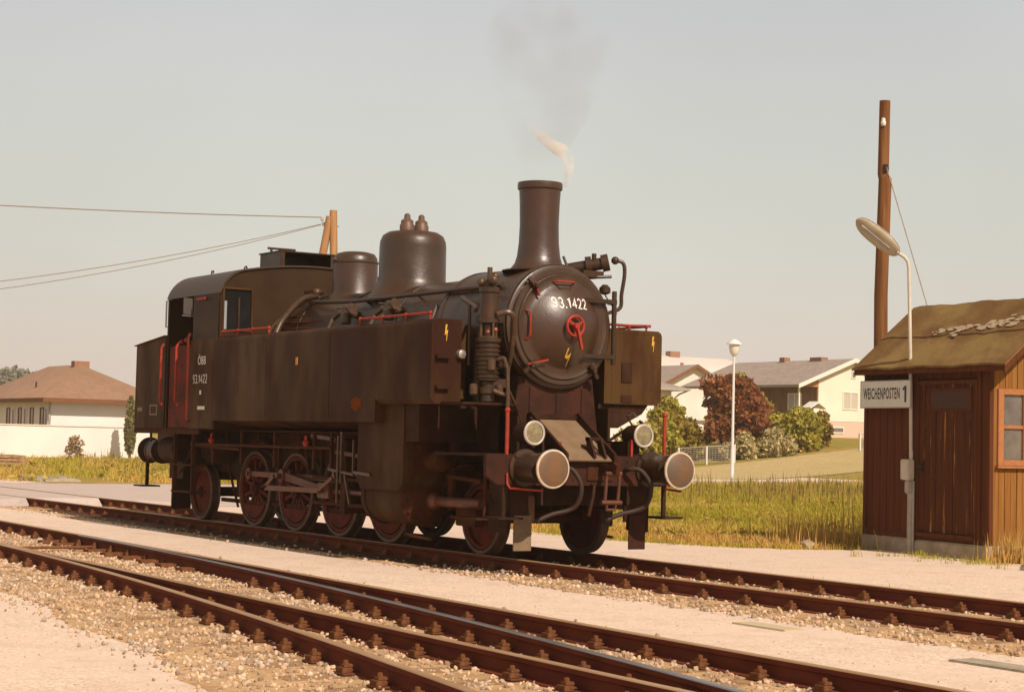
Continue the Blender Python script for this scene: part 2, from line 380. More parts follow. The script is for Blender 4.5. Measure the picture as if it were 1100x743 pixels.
bedsheet('turnout_ballast', [(x, R1y(x)+.55+.10*math.sin(x*2.1)+.06*math.sin(x*5.3)) for x in xs], [(x, R1y(x)-1.5-toff(x)-.92+.10*math.sin(x*1.7)+.05*math.sin(x*6.1)) for x in xs], -.148, BALL)
xt = [max(-18.0, x) for x in xs]
bedsheet('trackbed', [(x, 1.45+.08*math.sin(x*1.9)) for x in xt], [(x, -1.38-.10*math.sin(x*1.3)-.06*math.sin(x*4.7)) for x in xt], -.148, BALL)
sheet('dark_trackbed', [(-16.6,-1.22),(-12,-1.36),(-6,-1.42),(-1.5,-1.30),(-.2,-.95),(.6,-.3),(.4,.6),(-.8,1.1),(-6,1.2),(-13,1.15),(-16.8,.9)], -.1445, DARKBED)  # darker bed surface beneath the locomotive
# level crossing infill: asphalt up to the rail heads
for y0, y1 in ((-3.2,-.80),(-.68,.68),(.80,3.4)):
    pass
crossing = MB()
for y0, y1, z0, z1 in ((-3.4,-.80,-.156,-.006),(-.67,.67,-.006,-.006),(.80,3.6,-.006,-.156)):
    crossing.add([(-33,y0,z0),(-18.6,y0,z0),(-18.6,y1,z1),(-33,y1,z1)], [(0,1,2,3)])
    crossing.add([(-18.6,y0,z0),(-18.35,y0,-.157),(-18.35,y1,-.157),(-18.6,y1,z1)], [(0,1,2,3)])
tag(crossing.build('crossing_surface', ASPH), kind='structure')
# footpath and dry lawn beyond the meadow
def strip(name, p0, p1, wd, m_, dz, n=24):
    b = MB(); p0, p1 = np.array(p0, float), np.array(p1, float); d = (p1-p0)/np.linalg.norm(p1-p0); q = np.array([-d[1], d[0]])
    for i in range(n+1):
        for j in range(5):
            p = p0+(p1-p0)*i/n + q*wd*(j/4-.5); b.v.append((p[0], p[1], float(gz(p[0], p[1]))+dz))
    b.f = [(i*5+j, (i+1)*5+j, (i+1)*5+j+1, i*5+j+1) for i in range(n) for j in range(4)]; b.mi = [0]*len(b.f)
    return tag(b.build(name, m_), kind='structure')
strip('footpath', (-40.5,25), (-40.3,42.5), 9.0, GRAVEL, .035, 60)
strip('dry_lawn_strip', (-50.2,22), (-50.7,62), 10.4, DRYLAWN, .03, 60)
# ------------------------------------------------------------------ ballast stones (uncountable)
ICO = None
def ico():
    bm = bmesh.new(); bmesh.ops.create_icosphere(bm, subdivisions=1, radius=1)
    v = np.array([tuple(p.co) for p in bm.verts]); f = [tuple(q.index for q in p.verts) for p in bm.faces]; bm.free(); return v, f
def stones(name, pts, rmin, rmax, m_, label):
    v0, f0 = ico(); n = len(pts); vs = []; fs = []
    f0 = np.array(f0)
    rad = rmin + (rmax-rmin)*rng.random(n)**2
    for i in range(n):
        q = v0*(1+.35*(rng.random((len(v0),1))-.5)); A = rng.normal(size=(3,3)); Q, _ = np.linalg.qr(A)
        q = (q*np.array([1, .75+.25*rng.random(), .55+.3*rng.random()]))@Q.T*rad[i]
        vs.append(q+pts[i]+np.array([0,0,rad[i]*.25]))
    V = np.concatenate(vs); Fs = (f0[None]+(np.arange(n)*len(v0))[:, None, None]).reshape(-1, 3)
    me = bpy.data.meshes.new(name); me.from_pydata(V.tolist(), [], Fs.tolist()); me.materials.append(m_)
    ob = bpy.data.objects.new(name, me); COL.objects.link(ob); return tag(ob, label, 'ballast', kind='stuff')
P = []
for _ in range(24000):
    x = 12-22*rng.random()**1.2; lo_ = R1y(x)-1.5-toff(x)-1.0; hi_ = R1y(x)+.6
    P.append((x, lo_+(hi_-lo_)*rng.random(), -.148))
for _ in range(1500):
    x = 12-20*rng.random(); e_ = rng.normal()*.16
    P.append((x, R1y(x)+.52+e_, -.153)); P.append((x, R1y(x)-1.5-toff(x)-.98+e_, -.153))
stones('ballast_stones', np.array(P), .007, .027, STONE, 'loose brown and pale ballast stones between the turnout rails')
P = [(x, y, -.159) for x, y in zip(12-16*rng.random(4500)**1.3, -9.5+17*rng.random(4500)) if y < 4.5]
stones('loose_pebbles', np.array(P), .003, .010, STONE, 'small loose pebbles scattered over the pale gravel')
P = []
for _ in range(5200):
    x = 12-14*rng.random(); P.append((x, -1.65+3.2*rng.random(), -.147))
for _ in range(900):
    x = 12-30*rng.random(); P.append((x, -1.42+rng.normal()*.13, -.152))
stones('ballast_stones', np.array(P), .008, .032, STONE, 'loose ballast stones along the track in front of the locomotive')
# ------------------------------------------------------------------ railway tracks
RAILP = [(-.0625,-.15),(.0625,-.15),(.0625,-.139),(.012,-.122),(.009,-.05),(.034,-.038),(.0345,-.007),(.028,0),(-.028,0),(-.0345,-.007),(-.034,-.038),(-.009,-.05),(-.012,-.122),(-.0625,-.139)]
def rail(pts, name, parent, top, o):
    b = MB(); n = len(RAILP); m_ = len(pts)
    for i, p in enumerate(pts):
        q0, q1 = np.array(pts[max(0,i-1)]), np.array(pts[min(m_-1,i+1)]); d = (q1-q0)/np.linalg.norm(q1-q0); s = np.array([-d[1], d[0]])
        for a, z in RAILP: b.v.append((p[0]+s[0]*a, p[1]+s[1]*a, z))
    for i in range(m_-1):
        for k in range(n):
            b.f.append((i*n+k, i*n+(k+1) % n, (i+1)*n+(k+1) % n, (i+1)*n+k)); b.mi.append(1 if k in (6,7,8) else 0)
    b.f += [tuple(range(n-1,-1,-1)), tuple(range((m_-1)*n, m_*n))]; b.mi += [0,0]
    return b.build(name, [RAILR, top], parent, o, ang=25)
def sleeper_mesh(x0, x1, y0, y1):
    return MB().box(x0, x1, y0, y1, -.30, -.138)
def chair_mb():
    b = MB(); b.box(-.08,.08,-.15,.15,-.140,-.128)
    for s in (-1, 1):
        b.box(-.05,.05,s*.105-.035,s*.105+.035,-.129,-.095); b.box(-.035,.035,s*.09-.03,s*.09+.03,-.096,-.075); b.cyl((0,s*.095,-.08),(0,s*.095,-.052),.019,n=6)
        b.box(-.035,.035,s*.06-.02,s*.06+.02,-.118,-.106); 
    return b
CH = chair_mb().mesh('rail_chair', CHAIR, bevel=.004)
def chairs(sl, x, ys, o, ang=0):
    for y in ys:
        c = bpy.data.objects.new('rail_chair', CH); COL.objects.link(c); c.parent = sl
        c.location = (x-o[0]-sl.location[0], y-o[1]-sl.location[1], 0); c.rotation_euler.z = ang
o = (0, 0, 0)
trk = tag(empty('railway_track', o), 'straight railway track with rusty rails running beneath the black locomotive', 'railway track')
for s in (-1, 1): rail([(x, s*.7535) for x in (-40, -18.6, 0, 45)], 'rail', trk, RAILT2, o)
slm = MB().box(-.13,.13,-1.3,1.3,-.30,-.1455).mesh('sleeper', SLEEP, bevel=.01)
x = 12.2
while x > -18.2:
    s_o = bpy.data.objects.new('sleeper', slm); COL.objects.link(s_o); s_o.parent = trk; s_o.location = (x, 0, 0)
    chairs(s_o, x, (-.7535, .7535), (0,0,0)); x -= .64
o = (0, -4.5, 0)
tur = tag(empty('turnout', o), 'turnout in the foreground whose four rusty rails spread apart over the ballast', 'railway track')
xs = [-22+.75*i for i in range(0, 58)]
rail([(x, R1y(x)) for x in xs], 'stock_rail', tur, RAILT2, o)
rail([(x, R1y(x)-1.507-toff(x)) for x in xs], 'stock_rail', tur, RAILT2, o)
xs2 = [-6.2+.5*i for i in range(0, 54)]
rail([(x, R1y(x)-toff(x)-.035) for x in xs2], 'switch_rail', tur, RAILT, o)
rail([(x, R1y(x)-1.507+.02) for x in xs2], 'switch_rail', tur, RAILT2, o)
x = 11.9
while x > -14.5:
    yA, yB = R1y(x), R1y(x)-1.507-toff(x)
    s_o = MB().box(-.13,.13,yB-.55+4.5,yA+.45+4.5,-.30,-.1455).build('sleeper', SLEEP, tur, bevel=.01); s_o.location = (x, 0, 0)
    ys = [yA, yB]
    if x > -1.5: ys += [yA-toff(x)-.035] if toff(x) > .2 else []
    if x > -1.5: ys += [R1y(x)-1.487] if toff(x) > .2 else []
    chairs(s_o, x, ys, o, -.02); x -= .62
x = -1.9
while x > -7:
    MB().box(x-.09, x+.09, R1y(x)-.36, R1y(x)-.05, -.139, -.105).build('slide_plate', CHAIR, tur, o); MB().box(x-.09, x+.09, R1y(x)-1.507-toff(x)+.05, R1y(x)-1.2, -.139, -.105).build('slide_plate', CHAIR, tur, o); x -= .62
sr = MB(); sr.cyl((-5.2, R1y(-5)-.2, -.09), (-5.2, R1y(-5)-1.4, -.09), .018); sr.build('switch_rod', CHAIR, tur, o)
# ------------------------------------------------------------------ locomotive
O = (-6, 0, 0)
loco = tag(empty('steam_locomotive', O), 'black tank steam locomotive with tall chimney, two domes and red spoked wheels', 'steam locomotive')
def part(mb, name, m_, bevel=0, parent=None, ang=38): return mb.build(name, m_, parent or loco, O, bevel, ang)
ZB = 2.69   # boiler axis
W = 1.60
# frame and running gear support
b = MB()
for s in (-1, 1):
    b.prism([(-11.3,.95),(-11.3,1.36),(-.64,1.36),(-.64,.62),(-1.1,.55),(-2.3,.62),(-3.2,.40),(-8.6,.40),(-9.2,.75),(-10.6,.75)], s*.60-.014, s*.60+.014)
for x in (-10.6,-8.9,-7.3,-5.9,-4.6,-3.0,-1.0): b.box(x-.02, x+.02, -.586, .586, .6, 1.34)
b.box(-9.4,-3.3,-.5,.5,.95,1.32)
part(b, 'main_frame', DARK)
b = MB(); b.box(-10.9,-8.3,-1.56,1.56,1.375,1.40); b.box(-8.3,-2.85,-1.05,1.05,1.375,1.40)
for s in (-1, 1):
    b.box(-10.9,-8.3,s*1.54-.02,s*1.54+.02,1.32,1.378)
part(b, 'running_board', UNDER, .004)
# wheels
def wheel(rad, nsp, name, cw):
    tw = MB()
    sp_ = MB()
    sp_.lathe([(rad-.050,-.058),(rad-.050,.05),(rad-.105,.05),(rad-.105,-.05),(rad-.060,-.058)], ax='Y', n=40, caps=False)
    sp_.cyl((0,-.09,0),(0,.08,0), .10 if rad > .5 else .085, n=20)
    sp_.cyl((0,-.11,0),(0,-.09,0), .055, n=14)
    if not cw: sp_.lathe([(.07,-.055),(.13,-.045),(rad-.11,-.01),(rad-.11,.02),(.07,.03)], ax='Y', n=36, caps=False)
    for k in range(nsp if cw else 0):
        t = 2*math.pi*(k+.5)/nsp; d = Vector((math.cos(t), 0, math.sin(t)))
        sp_.bar(d*.08, d*(rad-.11), .05, .045, (0,1,0))
    if cw:
        pl = []
        for k in range(13):
            t = -math.pi*.5 + (k/12-.5)*R(112); pl.append(((rad-.12)*math.cos(t+cw), (rad-.12)*math.sin(t+cw)))
        sp_.prism(pl, -.06, .05)
        sp_.cyl((.24*math.cos(1.15),-.10,.24*math.sin(1.15)), (.24*math.cos(1.15),.05,.24*math.sin(1.15)), .085, n=16)
    wo = sp_.build(name, REDD, loco, bevel=.004)
    ty = MB(); ty.lathe([(rad-.048,-.062),(rad-.012,-.066),(rad,-.055),(rad,.04),(rad+.028,.062),(rad+.02,.075),(rad-.048,.07),(rad-.048,-.062)], ax='Y', n=56, caps=False)
    ty.build('tyre', TYRE, wo)
    return wo
AX = [-9.993,-8.009,-6.637,-5.281,-3.905,-1.668]
dw = wheel(.55, 12, 'driving_wheel', .001); cwh = wheel(.435, 9, 'carrying_wheel', 0)
first = {'d': True, 'c': True}
for i, ax_ in enumerate(AX):
    for s in (-1, 1):
        k = 'c' if i in (0, 5) else 'd'; src = cwh if k == 'c' else dw; r_ = .435 if k == 'c' else .55
        loc = (ax_-O[0], s*.715, r_); rot = (0, 0, 0) if s < 0 else (0, 0, math.pi)
        if first[k]: first[k] = False; src.location = loc; src.rotation_euler = rot; wo = src
        else: wo = dup(src, loco, loc, rot)
        if i == 0 and s < 0: pass
    part(MB().cyl((ax_,-.70,r_), (ax_,.70,r_), .075), 'axle', UNDER)
# rods, one set each side
CK = (.24*math.cos(1.15), .24*math.sin(1.15))
for s in (-1, 1):
    yc = s*.90; b = MB(); z0 = .55+CK[1]
    for i in range(1, 4):
        b.bar((AX[i]+CK[0]+.08, yc, z0), (AX[i+1]+CK[0]-.08, yc, z0), .035, .075)
    for i in range(1, 5):
        b.cyl((AX[i]+CK[0], yc-.035, z0), (AX[i]+CK[0], yc+.035, z0), .085, n=18); b.cyl((AX[i]+CK[0], yc+.2*-s, z0), (AX[i]+CK[0], yc+s*.06, z0), .035, n=10)
    part(b, 'coupling_rod', RODM, .006)
    b = MB(); xp, zp = AX[2]+CK[0], z0; ych = s*1.02; b.cyl((xp, ych-.04, zp), (xp, ych+.04, zp), .10, n=18)
    b.prism([(xp+.05,zp-.06),(xp+.05,zp+.06),(-5.17,.62+.04),(-5.17,.62-.04)], ych-.022, ych+.022)
    b.cyl((-5.15, ych-.04, .62), (-5.15, ych+.04, .62), .07, n=14); b.cyl((xp, ych, zp), (xp, ych+s*.1, zp), .04, n=10)
    part(b, 'connecting_rod', RODM, .006)
    b = MB(); b.box(-5.3,-4.95,s*.93 if s>0 else -1.11,s*1.11 if s>0 else -.93,.52,.72); b.cyl((-5.0,s*1.02,.62),(-2.9,s*1.02,.62),.035,n=12)
    part(b, 'crosshead', RODM, .01)
    b = MB(); b.box(-5.55,-3.3,min(s*.97,s*1.07),max(s*.97,s*1.07),.76,.81); b.box(-5.55,-3.3,min(s*.97,s*1.07),max(s*.97,s*1.07),.43,.48); b.box(-4.65,-4.5,min(s*.60,s*1.1),max(s*.60,s*1.1),.35,1.3)
    part(b, 'slide_bar', UNDER, .006)
    # valve gear
    b = MB(); xe, ze = xp-.28, .55; ye = s*1.16
    b.bar((xp, ye, zp), (xe, ye, ze+.05), .03, .06); b.bar((xe, ye, ze+.05), (-5.15, ye, .62), .03, .07); b.bar((-5.15, ye, .62), (-4.75, ye, .80), .03, .05)
    for k in range(8):
        t0, t1 = (k/8-.5)*1.1, ((k+1)/8-.5)*1.1; q = lambda t: (-4.72+.5*(1-math.cos(t)), ye, 1.06+.5*math.sin(t))
        b.bar(q(t0), q(t1), .05, .07, (0,1,0))
    b.bar((-4.7, ye, 1.14), (-3.35, ye, 1.05), .03, .05); b.bar((-3.72, ye, .45), (-3.45, ye, 1.12), .03, .05, (0,1,0)); b.bar((-3.7, ye, .5), (-3.7, s*1.03, .62), .03, .04)
    b.bar((-4.72, ye, 1.3), (-5.4, ye, 1.34), .03, .05); b.cyl((-4.72, ye-.05, 1.06), (-4.72, s*.62, 1.06), .045)
    part(b, 'valve_gear', RODM, .004)
    # cylinder block: casing, jacket, valve chest, covers
    y0, y1 = s*.62, s*1.47; ya, yb = min(y0, y1), max(y0, y1)
    b = MB(); b.prism([(-3.50,.80),(-3.50,1.815),(-2.30,1.815),(-2.30,.78),(-2.40,.70),(-3.40,.70)], ya, yb)
    part(b, 'cylinder_casing', TANKP, .02)
    b = MB(); b.lathe([(.30,-3.36),(.325,-3.34),(.325,-2.46),(.30,-2.44)], (0,s*1.10,.62), 'X', 32)
    part(b, 'cylinder', TANKP)
    b = MB(); b.lathe([(.02,-2.30),(.22,-2.33),(.30,-2.38),(.34,-2.40),(.34,-2.46)], (0,s*1.10,.62), 'X', 28); fcov = b; b = MB()
    b.lathe([(.34,-3.34),(.34,-3.42),(.2,-3.45),(.1,-3.52)], (0,s*1.10,.62), 'X', 28)
    part(b, 'cylinder_cover', UNDER); b = fcov
    for k in range(14):
        t = 2*math.pi*k/14; b.cyl((-2.37,s*1.09+.29*math.cos(t),.60+.29*math.sin(t)), (-2.34,s*1.09+.29*math.cos(t),.60+.29*math.sin(t)), .02, n=6)
    part(b, 'cylinder_cover', UNDER)
    b = MB(); b.lathe([(.05,-1.22),(.065,-1.24),(.065,-2.2),(.10,-2.24),(.11,-2.36)], (0,s*1.04,.60), 'X', 16)
    part(b, 'tail_rod_sleeve', RODM)
    b = MB(); b.lathe([(.04,-1.95),(.12,-2.0),(.14,-2.3)], (0,s*1.09,1.08), 'X', 20); b.box(-2.32,-2.26,s*.85 if s>0 else -1.35,s*1.35 if s>0 else -.85,.90,1.30); part(b, 'valve_chest', UNDER); b = MB()
    b.cyl((-2.5,s*1.25,.33),(-2.5,s*1.3,.20),.02,n=8).cyl((-2.5,s*1.3,.33),(-2.5,s*1.3,.17),.025,n=8).cyl((-2.5,s*1.3,.3),(-2.5,s*1.3,.17),.025,n=8)
    b.tube([(-2.5,s*1.3,.20),(-2.2,s*1.33,.18),(-1.9,s*1.3,.17)], .018)
    part(b, 'drain_pipe', UNDER)
    # bracket with steps ahead of the running board
    b = MB(); b.box(-4.05,-4.01,s*1.40-.02,s*1.40+.02,.75,1.4); b.bar((-4.35,s*1.42,.92),(-3.55,s*1.42,.86),.03,.03); b.bar((-3.9,s*1.42,.86),(-3.75,s*1.42,.5),.03,.03,(0,1,0)); b.cyl((-4.05,s*1.45,.5),(-4.05,s*1.45,1.35),.016)
    b.bar((-3.62,s*1.45,1.3),(-3.62,s*1.45,.85),.02,.03,(0,1,0)); b.bar((-3.62,s*1.45,.9),(-3.1,s*1.49,.88),.02,.035)
    part(b, 'drain_cock_linkage', BRASS)
# springs, brake gear, hangers
for s in (-1, 1):
    for i in range(1, 5):
        b = MB()
        for k in range(5): b.box(AX[i]-.42+.06*k, AX[i]+.42-.06*k, s*.70-.05, s*.70+.05, 1.16+.022*k, 1.18+.022*k)
        b.box(AX[i]-.05,AX[i]+.05,s*.70-.06,s*.70+.06,1.12,1.32)
        part(b, 'leaf_spring', UNDER)
    b = MB()
    for i in range(1, 5):
        xx = AX[i]-.66
        if i > 1: b.bar((xx, s*.72, 1.2), (xx+.03, s*.72, .45), .05, .06, (0,1,0))
        b.box(xx+.0, xx+.10, s*.715-.05, s*.715+.05, .40, .70)
    b.bar((-9.3,s*.72,.34),(-4.2,s*.72,.34),.03,.06)
    part(b, 'brake_gear', UNDER)
    # sand pipes and long pipes beneath the running board
    b = MB(); b.tube([(-8.9,s*1.42,1.18),(-6.6,s*1.42,1.18),(-4.3,s*1.42,1.19)], .022); b.tube([(-9.9,s*1.2,.72),(-9.5,s*1.25,.86),(-8.95,s*1.35,1.16),(-7.2,s*1.38,1.13)], .03)
    for x in (-8.2,-7.2,-6.1,-4.9,-4.4): b.box(x-.025,x+.025,s*1.36-.02,s*1.36+.02,.9,1.38)
    b.tube([(-6.0,s*1.0,1.4),(-5.95,s*.9,.8),(-5.9,s*.76,.25)], .02); b.tube([(-8.6,s*1.0,1.4),(-8.65,s*.9,.8),(-8.6,s*.76,.25)], .02)
    part(b, 'sand_pipe', UNDER)
    b = MB()
    for x in (-8.05, -4.95): b.ball((x, s*1.46, 1.24), .045); b.cyl((x, s*1.46, 1.27), (x, s*1.46, 1.34), .02)
    part(b, 'lubricator', RED)
    # cab steps + rear guard
    b = MB()
    for x in (-9.45,-8.75): b.box(x-.02,x+.02,s*1.44-.03,s*1.44+.03,.42,1.36)
    for z in (.45,.85): b.box(-9.47,-8.73,s*1.36-.13,s*1.36+.13,z,z+.025)
    part(b, 'cab_step', UNDER, .004)
    b = MB(); b.box(-10.75,-10.70,s*.80-.16,s*.80+.16,.14,1.0)
    b.box(-10.76,-10.2,s*.98-.02,s*.98+.02,.62,1.36)
    part(b, 'rail_guard', DARK, .005)
    # red U-shaped grips and uncoupling poles
# brake cylinders under the cab, ash pan
b = MB(); b.lathe([(.02,-9.2),(.2,-9.18),(.22,-9.1),(.22,-8.65),(.1,-8.6)], (0,-.95,1.1), 'X', 20); part(b, 'brake_cylinder', DARK); part(MB().box(-8.0,-6.2,-.45,.45,.35,.95), 'ash_pan', DARK); part(MB().cyl((-10.2,-1.25,1.08),(-9.6,-1.25,1.08),.19,n=20), 'air_reservoir', DARK)
# side tanks
def tank_xsec(x0, x1, s, ytop_in, zb0, chamfer):
    b = MB()
    outer = [(s*ytop_in, zb0), (s*(W-chamfer), zb0), (s*W, zb0+chamfer), (s*W, 2.66), (s*(W-.018), 2.70), (s*(W-.06), 2.72), (s*ytop_in, 2.72)]
    b.prism(outer, x0, x1, 'X'); return b
for s in (-1, 1):
    b = MB(); XT = -1.36 if s > 0 else -1.49
    b.prism([(s*.74,1.405),(s*W,1.525),(s*W,2.655),(s*(W-.015),2.695),(s*(W-.055),2.72),(s*.74,2.72)], -7.70, -2.82, 'X')
    inner = .74 if s > 0 else 1.20
    zt_ = 1.81 if s > 0 else 1.74
    b.prism([(s*inner,zt_),(s*(W-.06),zt_),(s*W,zt_+.06),(s*W,2.655),(s*(W-.015),2.695),(s*(W-.055),2.72),(s*inner,2.72)], -2.823, XT, 'X')
    if s < 0: b.prism([(-.74,1.82),(-1.202,1.82),(-1.202,2.718),(-.74,2.718)], -2.823, -2.15, 'X')
    # rivet rows and lap strips
    n = (0, s, 0)
    b.rivets((-7.6,s*W,2.62),(-1.65,s*W,2.62),62,.008,n); b.rivets((-7.6,s*W,1.60),(-2.95,s*W,1.60),48,.008,n); b.rivets((-4.04,s*W,1.62),(-4.04,s*W,2.60),14,.008,n); b.rivets((-5.94,s*W,1.62),(-5.94,s*W,2.60),14,.008,n); b.rivets((-7.62,s*W,1.6),(-7.62,s*W,2.6),16,.008,n)
    for x in (-4.1,-6.0): b.box(x-.003,x+.05,min(s*W,s*(W+.003)),max(s*W,s*(W+.003)),1.56,2.64)
    fx = XT
    for yy in (W-.05, (1.22 if s < 0 else .85)): b.rivets((fx,s*yy,1.86),(fx,s*yy,2.66),20,.011,(1,0,0))
    b.rivets((fx,s*(W-.05),2.67),(fx,s*(1.22 if s < 0 else .85),2.67),8 if s < 0 else 14,.011,(1,0,0)); b.rivets((fx,s*(W-.16),1.76),(fx,s*(1.22 if s < 0 else .85),1.76),7 if s < 0 else 12,.011,(1,0,0))
    for xx in (-1.56,): b.rivets((xx,s*W,1.86),(xx,s*W,2.64),20,.010,n)
    b.rivets((-1.7,s*W,1.87),(-2.7,s*W,1.87),0,.01,n)
    tk = part(b, 'side_tank', TANKP, .006)
    b = MB()
    for z in (1.93, 2.28): b.box(XT-.005,XT+.06,-1.55,-1.37,z-.02,z+.02)
    if s < 0: part(b, 'tank_step', DARK, .004, tk)
    else:
        b = MB(); b.box(XT-.002,XT+.012,.99,1.15,2.07,2.32); part(b, 'tank_recess_shade', DARK, .004, tk); part(MB().box(XT-.002,XT+.012,.99,1.15,1.83,1.92), 'tank_recess_shade', DARK, .004, tk); part(MB().prism([(.70,1.808),(1.45,1.808),(1.36,1.70),(1.0,1.52),(.70,1.52)], XT-.5, XT-.06, 'X'), 'tank_bracket', DARK, .004, tk); part(MB().prism([(1.20,1.50),(.95,1.36),(.98,1.34),(1.24,1.49)], -1.6, -1.57, 'X'), 'bracket_stay', DARK, 0, tk)  # dark plates stand in for the shaded recesses in the tank front
    # yellow lightning sign on the front
    bolt = [(-.02,.10),(.015,.10),(-.005,.02),(.03,.04),(.005,-.10),(-.005,-.10),(.005,-.01),(-.035,-.03)]
    b = MB(); cy = s*1.41 if s < 0 else 1.46; b.prism([(cy+p*.65, 2.56+q*.95) for p, q in bolt], XT+.004, XT+.010, 'X'); part(b, 'lightning_sign', YEL, 0, tk)
    # red handrails along the tank top edge
    for xa, xb in ((-7.55,-6.0),(-3.35,-1.62)):
        b = MB(); b.tube([(xa,s*1.55,2.79),(xb,s*1.55,2.79)], .015)
        for k in range(4): xk = xa+(xb-xa)*k/3; b.cyl((xk,s*1.55,2.71),(xk,s*1.55,2.80),.013); b.ball((xk,s*1.55,2.79),.026)
        part(b, 'tank_handrail', RED, 0)
b = MB(); b.cyl((-1.75,1.38,2.71),(-1.75,1.38,2.80),.02); b.tube([(-1.62,1.62,2.80),(-1.75,1.38,2.80),(-1.95,1.0,2.82)], .018); part(b, 'tank_valve_handle', RED)
b = MB()
for xx in (-3.8,-6.4): b.lathe([(.22,2.715),(.22,2.78),(.2,2.80),(.02,2.81)], (xx,1.2,0), 'Z', 20)
part(b, 'filler_lid', SOOT)
b = MB(); b.add([(-3.30+.16*math.cos(t)*(.7+.5*rng.random()), -1.6045, 1.74+.09*math.sin(t)*(.7+.5*rng.random())) for t in np.linspace(0,6.28,22)[:-1]], [tuple(range(21))]); part(b, 'rust_stain', mat('rust_stain_paint', (.17,.045,.010), .85, spec=.02, col2=(.11,.032,.008), scale=9))
# yellow marks
b = MB(); b.box(-5.02,-4.96,-1.613,-1.606,2.26,2.36); part(b, 'enamel_plate', mat('yellow_plate', (.45,.22,.03), .5))
# boiler, smokebox
b = MB(); b.lathe([(.66,-7.72),(.68,-7.70),(.68,-2.9),(.66,-2.88)], (0,0,ZB), 'X', 56); bo = part(b, 'boiler', SMOKE_M)
b = MB(); b.prism([(-.70,1.4),(.70,1.4),(.70,ZB),(-.70,ZB)], -7.72, -5.6, 'X'); part(b, 'firebox', SOOT)
for x in (-7.0,-5.6,-4.1,-3.0):
    b = MB(); b.lathe([(.681,x-.035),(.692,x-.032),(.692,x+.032),(.681,x+.035)], (0,0,ZB), 'X', 56, caps=False); part(b, 'boiler_band', SOOT, 0, bo)
b = MB(); b.lathe([(.68,-2.92),(.742,-2.90),(.742,-1.30),(.735,-1.26),(.70,-1.245),(.60,-1.245)], (0,0,ZB), 'X', 64)
b.lathe([(.744,-2.86),(.752,-2.85),(.752,-2.80),(.744,-2.79)], (0,0,ZB), 'X', 64, caps=False)
b.lathe([(.744,-1.40),(.754,-1.39),(.754,-1.30),(.744,-1.29)], (0,0,ZB), 'X', 64, caps=False)
for k in range(60):
    t = 2*math.pi*k/60; d = Vector((0, math.cos(t), math.sin(t)))
    b.rivets(Vector((-1.34,0,ZB))+d*.753, Vector((-1.34,0,ZB))+d*.753, 1, .010, d)
sbx = part(b, 'smokebox', SMOKE_M)
def dish(r):   # front surface of the smokebox door
    if r >= .50: return -1.165 - .02*(r-.5)/.13
    t = r/.50; return -1.165 + .20*(1-t*t)**1.0 if t < 1 else -1.165
prof = [(.69,-1.25),(.695,-1.20),(.68,-1.185),(.635,-1.185),(.63,-1.19)]
b = MB(); b.lathe(prof, (0,0,ZB), 'X', 64, caps=False); 
ring = part(b, 'door_ring', SMOKE_M, 0, sbx)
b = MB(); pr = [(.628,-1.21),(.628,-1.178),(.615,-1.168)] + [(r_, dish(r_)) for r_ in (.58,.54,.505)] + [(r_, dish(r_)) for r_ in np.linspace(.495, .001, 16)]
b.lathe(pr, (0,0,ZB), 'X', 64); door = part(b, 'smokebox_door', SMOKE_M, ang=50)
def on_door(vs, fs, name, m_, off=.004):
    b = MB(); V = []
    me = bpy.data.meshes.new('q'); me.from_pydata([(p[0], p[1], 0) for p in vs], [], fs)
    bm = bmesh.new(); bm.from_mesh(me); bmesh.ops.triangulate(bm, faces=bm.faces); bmesh.ops.subdivide_edges(bm, edges=bm.edges, cuts=1); bmesh.ops.triangulate(bm, faces=bm.faces)
    vs2 = [(v.co.x, v.co.y) for v in bm.verts]; fs2 = [tuple(v.index for v in f.verts) for f in bm.faces]; bm.free(); bpy.data.meshes.remove(me)
    b.add([(dish(math.hypot(y, z))+off, y, z+ZB) for (y, z) in vs2], fs2); return part(b, name, m_, 0, door)
vs, fs = number_text('93.1422', .49, .14)
on_door([(p[0]+.0, p[1]+.275) for p in vs], fs, 'number_lettering', LETTER)
bolt2 = [(-.045,.14),(-.01,.14),(-.03,.02),(.02,.05),(.02,.05),(.05,.08),(.03,-.14),(.02,-.14),(.022,.0),(-.055,-.04)]
bolt2 = [(-.055,.13),(-.025,.13),(-.04,.03),(.0,.03),(.035,.06),(.052,.06),(.03,-.13),(.018,-.13),(.024,-.005),(-.0,-.03),(-.07,-.005)]
on_door([(p*.62, q*.80-.36) for p, q in bolt2], [tuple(range(len(bolt2)))], 'lightning_sign', YEL)
# handwheel
b = MB(); hx = dish(0)+.045; pts = [(hx, .116*math.cos(2*math.pi*k/28), ZB+.116*math.sin(2*math.pi*k/28)) for k in range(29)]
b.tube(pts, .018, 8); b.cyl((hx-.12,0,ZB),(hx+.05,0,ZB),.035,n=14); b.cyl((hx-.10,0,ZB),(hx-.05,0,ZB),.065,n=16)
for k in range(3):
    t = 2*math.pi*k/3+.5; b.bar((hx,0,ZB),(hx,.115*math.cos(t),ZB+.115*math.sin(t)),.03,.02,(1,0,0))
b.bar((hx+.03,.0,ZB+.02),(hx+.03,.075,ZB-.27),.03,.035,(1,0,0)); part(b, 'handwheel', RED, 0, door)
b = MB(); b.tube([(dish(.5)+.0,-.16,ZB+.52),(dish(.5)+.05,-.13,ZB+.53),(dish(.5)+.05,.10,ZB+.53),(dish(.5),.13,ZB+.52)], .011); part(b, 'door_handle', RED, 0, door)
b = MB(); b.tube([(dish(.5),-.53,ZB+.17),(dish(.5)+.05,-.50,ZB+.14),(dish(.5)+.05,-.50,ZB-.13),(dish(.5),-.53,ZB-.17)], .013); part(b, 'door_handle', RED, 0, door)
